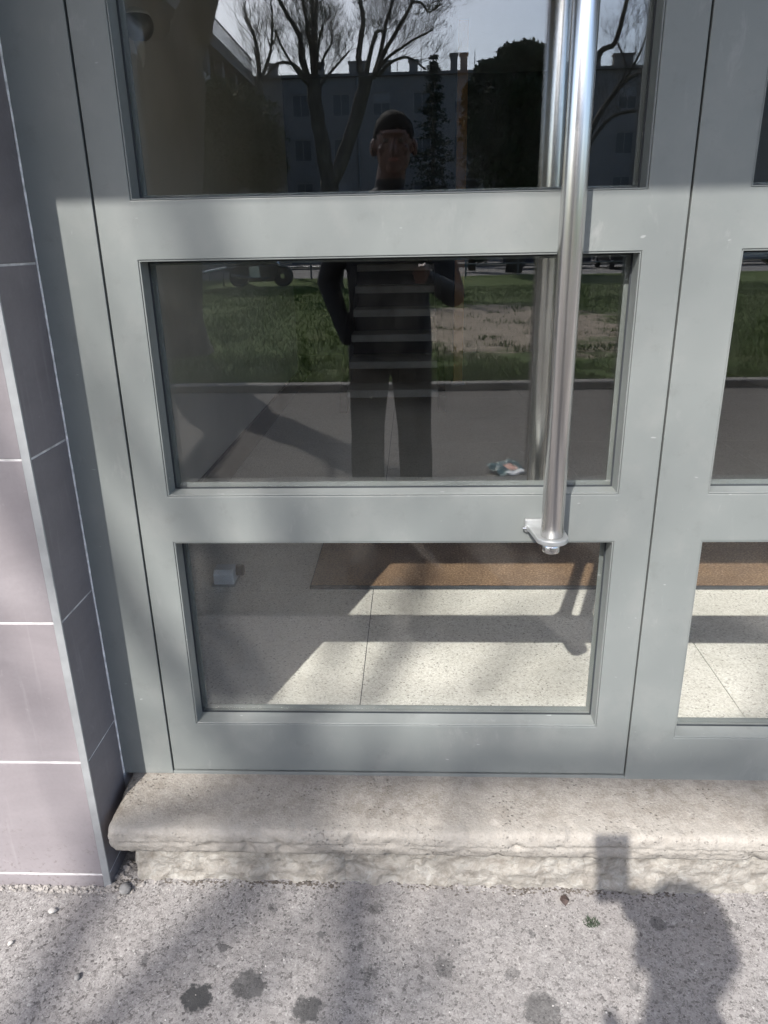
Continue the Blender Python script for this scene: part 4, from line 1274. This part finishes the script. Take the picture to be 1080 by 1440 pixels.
# ------------------------------------------------------------------ the photographer
def person():
    t = thing('person', (-0.118, -2.13, 0.0), 'person in dark jacket and trousers taking the photo, mirrored in the door', 'person')
    mb = MB()
    # local coords relative to root; facing +Y
    torso = [(0.76, .185, .118), (0.86, .202, .132), (0.95, .198, .130), (1.08, .188, .124), (1.22, .196, .128), (1.34, .208, .128), (1.43, .212, .118), (1.49, .190, .098), (1.535, .11, .075), (1.56, .070, .066)]
    n_ = 20
    vs, fs = [], []
    for z, a, b in torso:
        for k in range(n_):
            th = 2 * math.pi * k / n_
            c_, s_ = math.cos(th), math.sin(th)
            vs.append((a * math.copysign(abs(c_) ** 0.85, c_), b * math.copysign(abs(s_) ** 0.85, s_), z))
    for i in range(len(torso) - 1):
        for k in range(n_):
            fs.append((i * n_ + k, i * n_ + (k + 1) % n_, (i + 1) * n_ + (k + 1) % n_, (i + 1) * n_ + k))
    fs.append(tuple(range(n_))[::-1])
    fs.append(tuple((len(torso) - 1) * n_ + k for k in range(n_)))
    mb.add(vs, fs)
    # legs
    for s in (-1, 1):
        hip, knee, ank = (s * 0.095, 0, 0.86), (s * 0.115, 0.012, 0.49), (s * 0.125, -0.01, 0.10)
        mb.cone(hip, knee, 0.106, 0.084, 16)
        mb.cone(knee, ank, 0.085, 0.062, 16)
        mb.tube([(s * 0.117, 0.005, 0.42), (s * 0.122, -0.012, 0.30), (s * 0.124, -0.008, 0.085)], [0.084, 0.085, 0.080], 16)
    # neck and head
    H = Vector((0.03, 0.035, 1.735))
    mb.cone((0.0, -0.005, 1.52), (0.025, 0.02, 1.66), 0.068, 0.062, 16)
    mb.ball(H + Vector((0, -0.012, 0.025)), (0.086, 0.100, 0.100), 24, 16)
    mb.ball(H + Vector((0, 0.012, -0.045)), (0.072, 0.080, 0.082), 20, 14)
    mb.ball(H + Vector((0, 0.060, -0.098)), (0.034, 0.028, 0.026), 14, 10)
    mb.cone(H + Vector((0, 0.086, 0.010)), H + Vector((0, 0.108, -0.034)), 0.010, 0.015, 10)
    mb.ball(H + Vector((0, 0.085, 0.034)), (0.052, 0.016, 0.010), 14, 8)
    for s in (-1, 1):
        mb.ball(H + Vector((s * 0.090, -0.010, -0.012)), (0.016, 0.024, 0.036), 12, 9)
        mb.ball(H + Vector((s * 0.045, 0.062, -0.026)), (0.024, 0.020, 0.018), 12, 8)
    # arms and hands holding the phone in front of the chest
    C0 = t.location
    ph = (CAM_P - fwd * 0.012 - UX * 0.056 - RX * 0.022 - C0) / 1.015
    hip_hand = Vector((-0.150, 0.13, 0.99))
    for s in (-1, 1):
        sh = Vector((s * 0.185, 0, 1.45))
        if s > 0:
            el = Vector((0.285, 0.25, 1.12))
            side = ph + RX * 0.044 - UX * 0.062 - fwd * 0.024
            A, B_, C_ = RX.copy(), UX.copy(), fwd.copy()
        else:
            el = Vector((-0.285, -0.01, 1.17))
            side = hip_hand
            A, B_, C_ = Vector((1, 0, 0)), Vector((0, -0.3, 1)).normalized(), Vector((0.25, 1, 0.25)).normalized()
        wr = side - B_ * 0.055 - C_ * 0.055 + A * (0.012 if s > 0 else -0.035)
        mb.cone(sh, el, 0.070, 0.052, 16)
        mb.cone(el, wr, 0.053, 0.034, 16)
        wh = wr.lerp(el, 0.16)
        mb.cone(wh, wr, 0.033, 0.029, 14)
        if s < 0:                   # this hand is in the jacket pocket
            continue
        # palm
        pc = side - B_ * 0.012 - C_ * 0.012 + A * (s * 0.012)
        mb.cone(wr, pc, 0.028, 0.026, 12)
        kn = pc
        for f_ in range(4):
            base = pc + B_ * (0.026 - 0.019 * f_) + C_ * 0.008 + A * (s * 0.006)
            ln = (0.90, 1.0, 0.95, 0.75)[f_]
            m1 = base + C_ * 0.026 * ln - A * (s * 0.004)
            m2 = m1 + C_ * 0.008 - A * (s * 0.020 * ln)
            m3 = m2 - A * (s * 0.018 * ln) - C_ * 0.002
            mb.cone(base, m1, 0.0095, 0.0088, 9)
            mb.cone(m1, m2, 0.0088, 0.0080, 9)
            mb.cone(m2, m3, 0.0080, 0.0068, 9)
        tb = pc - B_ * 0.020 - C_ * 0.004
        t1 = tb - C_ * 0.018 - A * (s * 0.012) + B_ * 0.022
        t2 = t1 + C_ * 0.004 - A * (s * 0.020) + B_ * 0.020
        mb.cone(tb, t1, 0.0125, 0.0105, 10)
        mb.cone(t1, t2, 0.0105, 0.0085, 10)
    tmp = link('body', mb.mesh('body_raw'), None)
    m = tmp.modifiers.new('r', 'REMESH')
    m.mode = 'VOXEL'
    m.voxel_size = 0.0058
    m2 = tmp.modifiers.new('s', 'SMOOTH')
    m2.factor = 0.5
    m2.iterations = 4
    dg = bpy.context.evaluated_depsgraph_get()
    me = bpy.data.meshes.new_from_object(tmp.evaluated_get(dg))
    bpy.data.objects.remove(tmp)
    for mm in (M['jacket'], M['trouser'], M['skin'], M['tee']):
        me.materials.append(mm)
    idx = []
    for p in me.polygons:
        c = p.center
        near = (c - ph).length
        if c.z > 1.60 and abs(c.x - 0.02) < 0.13 and near > 0.2:
            k = 2
        elif near < 0.125:
            k = 2
        elif c.z < 0.80 and near > 0.2:
            k = 1
        elif c.z > 1.36 and c.y > 0.05 and abs(c.x) < 0.03 + 0.16 * max(0, c.z - 1.36) and near > 0.2:
            k = 3
        else:
            k = 0
        idx.append(k)
    me.polygons.foreach_set('material_index', idx)
    me.polygons.foreach_set('use_smooth', [True] * len(me.polygons))
    me.name = 'body'
    link('body', me, None, t)
    # hair cap
    hb = MB()
    hb.ball(H + Vector((0, -0.016, 0.034)), (0.0885, 0.103, 0.101), 30, 20)
    hm = hb.mesh('hair', True)
    bm = bmesh.new()
    bm.from_mesh(hm)
    kill = [v for v in bm.verts if (v.co - H).z < -0.035 + 0.9 * max(-0.03, min(0.10, (v.co - H).y + 0.005))]
    bmesh.ops.delete(bm, geom=kill, context='VERTS')
    for v in bm.verts:
        v.co += (v.co - H).normalized() * 0.006 * noise.noise(v.co * 60)
    bm.to_mesh(hm)
    bm.free()
    ho = link('hair', hm, M['hair'], t)
    so = ho.modifiers.new('solid', 'SOLIDIFY')
    so.thickness = 0.008
    for s in (-1, 1):
        MB().ball(H + Vector((s * 0.031, 0.076, 0.008)), (0.013, 0.010, 0.008), 12, 8).build('eye', M['eye'], t, smooth=True)
        MB().cone(H + Vector((s * 0.016, 0.093, 0.032)), H + Vector((s * 0.048, 0.083, 0.032)), 0.004, 0.003, 8).build('eyebrow', M['hair'], t, smooth=True)
        sh_ = MB()
        sh_.ball((s * 0.128, 0.045, 0.042), (0.050, 0.135, 0.042), 18, 12)
        sh_.ball((s * 0.126, -0.02, 0.075), (0.048, 0.062, 0.055), 14, 10)
        sh_.box(s * 0.128 - 0.042, s * 0.128 + 0.042, -0.075, 0.165, 0.0, 0.022)
        sh_.build('shoe', M['shoe'], t, smooth=False)
    MB().ball(H + Vector((0, 0.088, -0.066)), (0.024, 0.008, 0.008), 14, 8).build('lips', M['lip'], t, smooth=True)
    # jacket collar
    cb = MB()
    for s in (-1, 1):
        cb.prism([(s * 0.02, 1.44), (s * 0.05, 1.50), (s * 0.085, 1.555), (s * 0.10, 1.53), (s * 0.075, 1.46)][::s], 'y', 0.078, 0.094)
    cb.build('collar', M['jacket'], t, bevel=0.004)
    # phone, held but a thing of its own
    t.scale = (1.015, 1.015, 1.015)
    q = Matrix(((RX.x, UX.x, -fwd.x), (RX.y, UX.y, -fwd.y), (RX.z, UX.z, -fwd.z)))
    po = thing('phone', C0 + ph * 1.015, 'slim black phone held upright in the hand of the photographer', 'phone')
    po.rotation_euler = q.to_euler()
    MB().box(-0.037, 0.037, -0.074, 0.074, -0.004, 0.004).build('case', M['black'], po, bevel=0.0035, seg=3)
    MB().box(-0.034, 0.034, -0.071, 0.071, 0.0043, 0.0049).build('screen', M['fardark'], po)
    MB().box(0.004, 0.034, 0.040, 0.071, -0.0065, -0.0043).build('camera_block', M['black'], po, bevel=0.001)


person()

# ------------------------------------------------------------------ small things on the ground
def lump(name, loc, r, mat, seed, label, cat, squash=0.6, group=None):
    mb = MB()
    mb.ball((0, 0, 0), r, 12, 8)
    mb.v = [tuple(Vector(v) * (1 + 0.28 * noise.noise(Vector(v) * (1.3 / r) + Vector((seed, 0, 0))))) for v in mb.v]
    mb.v = [(v[0], v[1] * 0.8, v[2] * squash) for v in mb.v]
    o = mb.build(name, mat, None, loc, smooth=True)
    o.rotation_euler = (0, 0, seed * 1.7)
    return tag(o, label, cat, group, 'thing')


lump('pebble', (-0.652, -0.165, 0.011), 0.015, M['stone_grey'], 1.0, 'dark grey pebble at the foot of the metal corner trim', 'pebble')
lump('pebble', (-0.792, -0.222, 0.006), 0.009, M['stone_pale'], 2.0, 'pale pebble on the asphalt below the tiled wall', 'pebble')
lump('pebble', (-0.672, -0.372, 0.005), 0.0075, M['stone_grey'], 3.0, 'small dark pebble lying left of the black gum spots', 'pebble')
lump('pebble', (-0.845, -0.30, 0.004), 0.006, M['stone_pale'], 6.0, 'tiny pale pebble at the left edge of the asphalt', 'pebble')
lf = MB()
pts = [(0, -0.013), (0.008, -0.006), (0.011, 0.004), (0.004, 0.012), (-0.006, 0.011), (-0.010, 0.002), (-0.006, -0.008)]
lf.add([(x, y, 0.003 + 0.004 * math.sin(x * 300 + y * 150)) for x, y in pts] + [(0, 0, 0.006)], [(i, (i + 1) % 7, 7) for i in range(7)])
o = lf.build('leaf_scrap', M['deadleaf'], None, (0.322, -0.172, 0.006))
so = o.modifiers.new('s', 'SOLIDIFY')
so.thickness = 0.0012
tag(o, 'scrap of dark dead leaf on the asphalt near the step', 'leaf', None, 'thing')
ms = MB()
rg = random.Random(5)
for k in range(110):
    a, q = rg.uniform(0, 6.28), rg.uniform(0, 1) ** 0.6
    x, y = math.cos(a) * q * 0.017, math.sin(a) * q * 0.012
    dx, dy, h = rg.uniform(-.006, .006), rg.uniform(-.006, .006), rg.uniform(.003, .010)
    ms.add([(x - .0014, y, 0), (x + .0014, y, 0), (x + dx, y + dy, h)], [(0, 1, 2)])
tag(ms.build('moss_tuft', M['moss'], None, (0.369, -0.222, 0.0)), 'small dark green moss tuft growing from the asphalt', 'moss', None, 'thing')
# crumbs of mortar along the foot of wall and step
cr = MB()
rg = random.Random(9)
for k in range(340):
    u = rg.random()
    if u < 0.45:
        x, y = rg.uniform(-0.95, -0.68), -0.153 - abs(rg.gauss(0, 0.010))
        r_ = rg.uniform(0.002, 0.0065)
    elif u < 0.60:
        x, y = rg.gauss(-0.675, 0.018), -0.135 + rg.gauss(0, 0.025)
        r_ = rg.uniform(0.002, 0.010)
    else:
        x, y = rg.uniform(-0.62, 0.9), -0.128 - abs(rg.gauss(0, 0.012))
        r_ = rg.uniform(0.0012, 0.004)
    b0 = len(cr.v)
    cr.ball((x, y, pave_z(x, y) + r_ * 0.25), (r_, r_ * rg.uniform(.6, 1), r_ * 0.6), 6, 4)
    for i in range(b0, len(cr.v)):
        v = Vector(cr.v[i])
        cr.v[i] = tuple(v + Vector((rg.uniform(-1, 1), rg.uniform(-1, 1), rg.uniform(-1, 1))) * r_ * 0.25)
tag(cr.build('mortar_crumbs', M['mortar']), kind='stuff')
gv = MB()
for k in range(260):
    x, y = rg.uniform(-0.98, 0.98), rg.uniform(-0.62, -0.15)
    r_ = rg.uniform(0.0010, 0.0026)
    gv.ball((x, y, pave_z(x, y) + r_ * 0.3), (r_, r_ * rg.uniform(.6, 1), r_ * .7), 5, 4)
dl = MB()
for k in range(1500):
    x = rg.uniform(-0.69, 0.95)
    dens = noise.noise(Vector((x * 5, 2, 7))) + 0.6 * noise.noise(Vector((x * 19, 5, 1)))
    if dens < rg.uniform(-0.35, 0.6):
        continue
    y = -0.128 - 0.012 * (x > 0) * min(1, x / 0.5) - abs(rg.gauss(0, 0.009)) + 0.006 * noise.noise(Vector((x * 14, 9, 2)))
    r_ = rg.uniform(0.0008, 0.0030)
    dl.ball((x, y, pave_z(x, y) + r_ * 0.2), (r_ * rg.uniform(1, 1.8), r_, r_ * 0.5), 5, 4)
tag(dl.build('soil_crumbs', M['dirt']), kind='stuff')
tag(gv.build('loose_grit', M['stone_grit']), kind='stuff')
# crumpled snack wrapper lying on the asphalt behind the photographer
wr = thing('snack_wrapper', (0.575, -2.92, 0.005), 'crumpled teal snack wrapper with silver inside, mirrored beside the pull bar', 'wrapper')
mb = MB()
nx, ny = 18, 10
for j in range(ny + 1):
    for i in range(nx + 1):
        u, v = i / nx - 0.5, j / ny - 0.5
        x, y = u * 0.21, v * 0.19
        z = 0.020 + 0.022 * noise.noise(Vector((u * 5, v * 4, 1))) + 0.010 * noise.noise(Vector((u * 13, v * 11, 4))) - 0.03 * v
        mb.v.append((x + 0.01 * noise.noise(Vector((v * 6, u * 3, 8))), y, max(0.002, z)))
for j in range(ny):
    for i in range(nx):
        mb.f.append((j * (nx + 1) + i, j * (nx + 1) + i + 1, (j + 1) * (nx + 1) + i + 1, (j + 1) * (nx + 1) + i))
        mb.mi.append(1 if j >= 7 and i >= 5 else (2 if 9 <= i <= 14 and 2 <= j <= 5 else (1 if i == 5 and j in (2, 3) else 0)))
me = mb.mesh('film', True)
for m in (M['teal'], M['foil'], M['red']):
    me.materials.append(m)
o = link('film', me, None, wr)
so = o.modifiers.new('s', 'SOLIDIFY')
so.thickness = 0.0008
wr.rotation_euler = (0, 0, R(-28))
for k, (x, y, z) in enumerate(((0.781, -3.51, 0.005), (0.724, -3.35, 0.005), (0.86, -5.3, 0.005))):
    o = MB().prism([(-0.012, -0.006), (0.010, -0.008), (0.014, 0.006), (-0.008, 0.008)], 'z', 0.001, 0.003).build('paper_scrap', M['white'], None, (x, y, z))
    tag(o, ('white paper scrap on the asphalt mirrored beside the bar', 'tiny paper crumb on the asphalt just beyond the wrapper', 'tiny white paper scrap on the asphalt close to the kerb')[k], 'paper scrap', 'paper scraps lying about', 'thing')
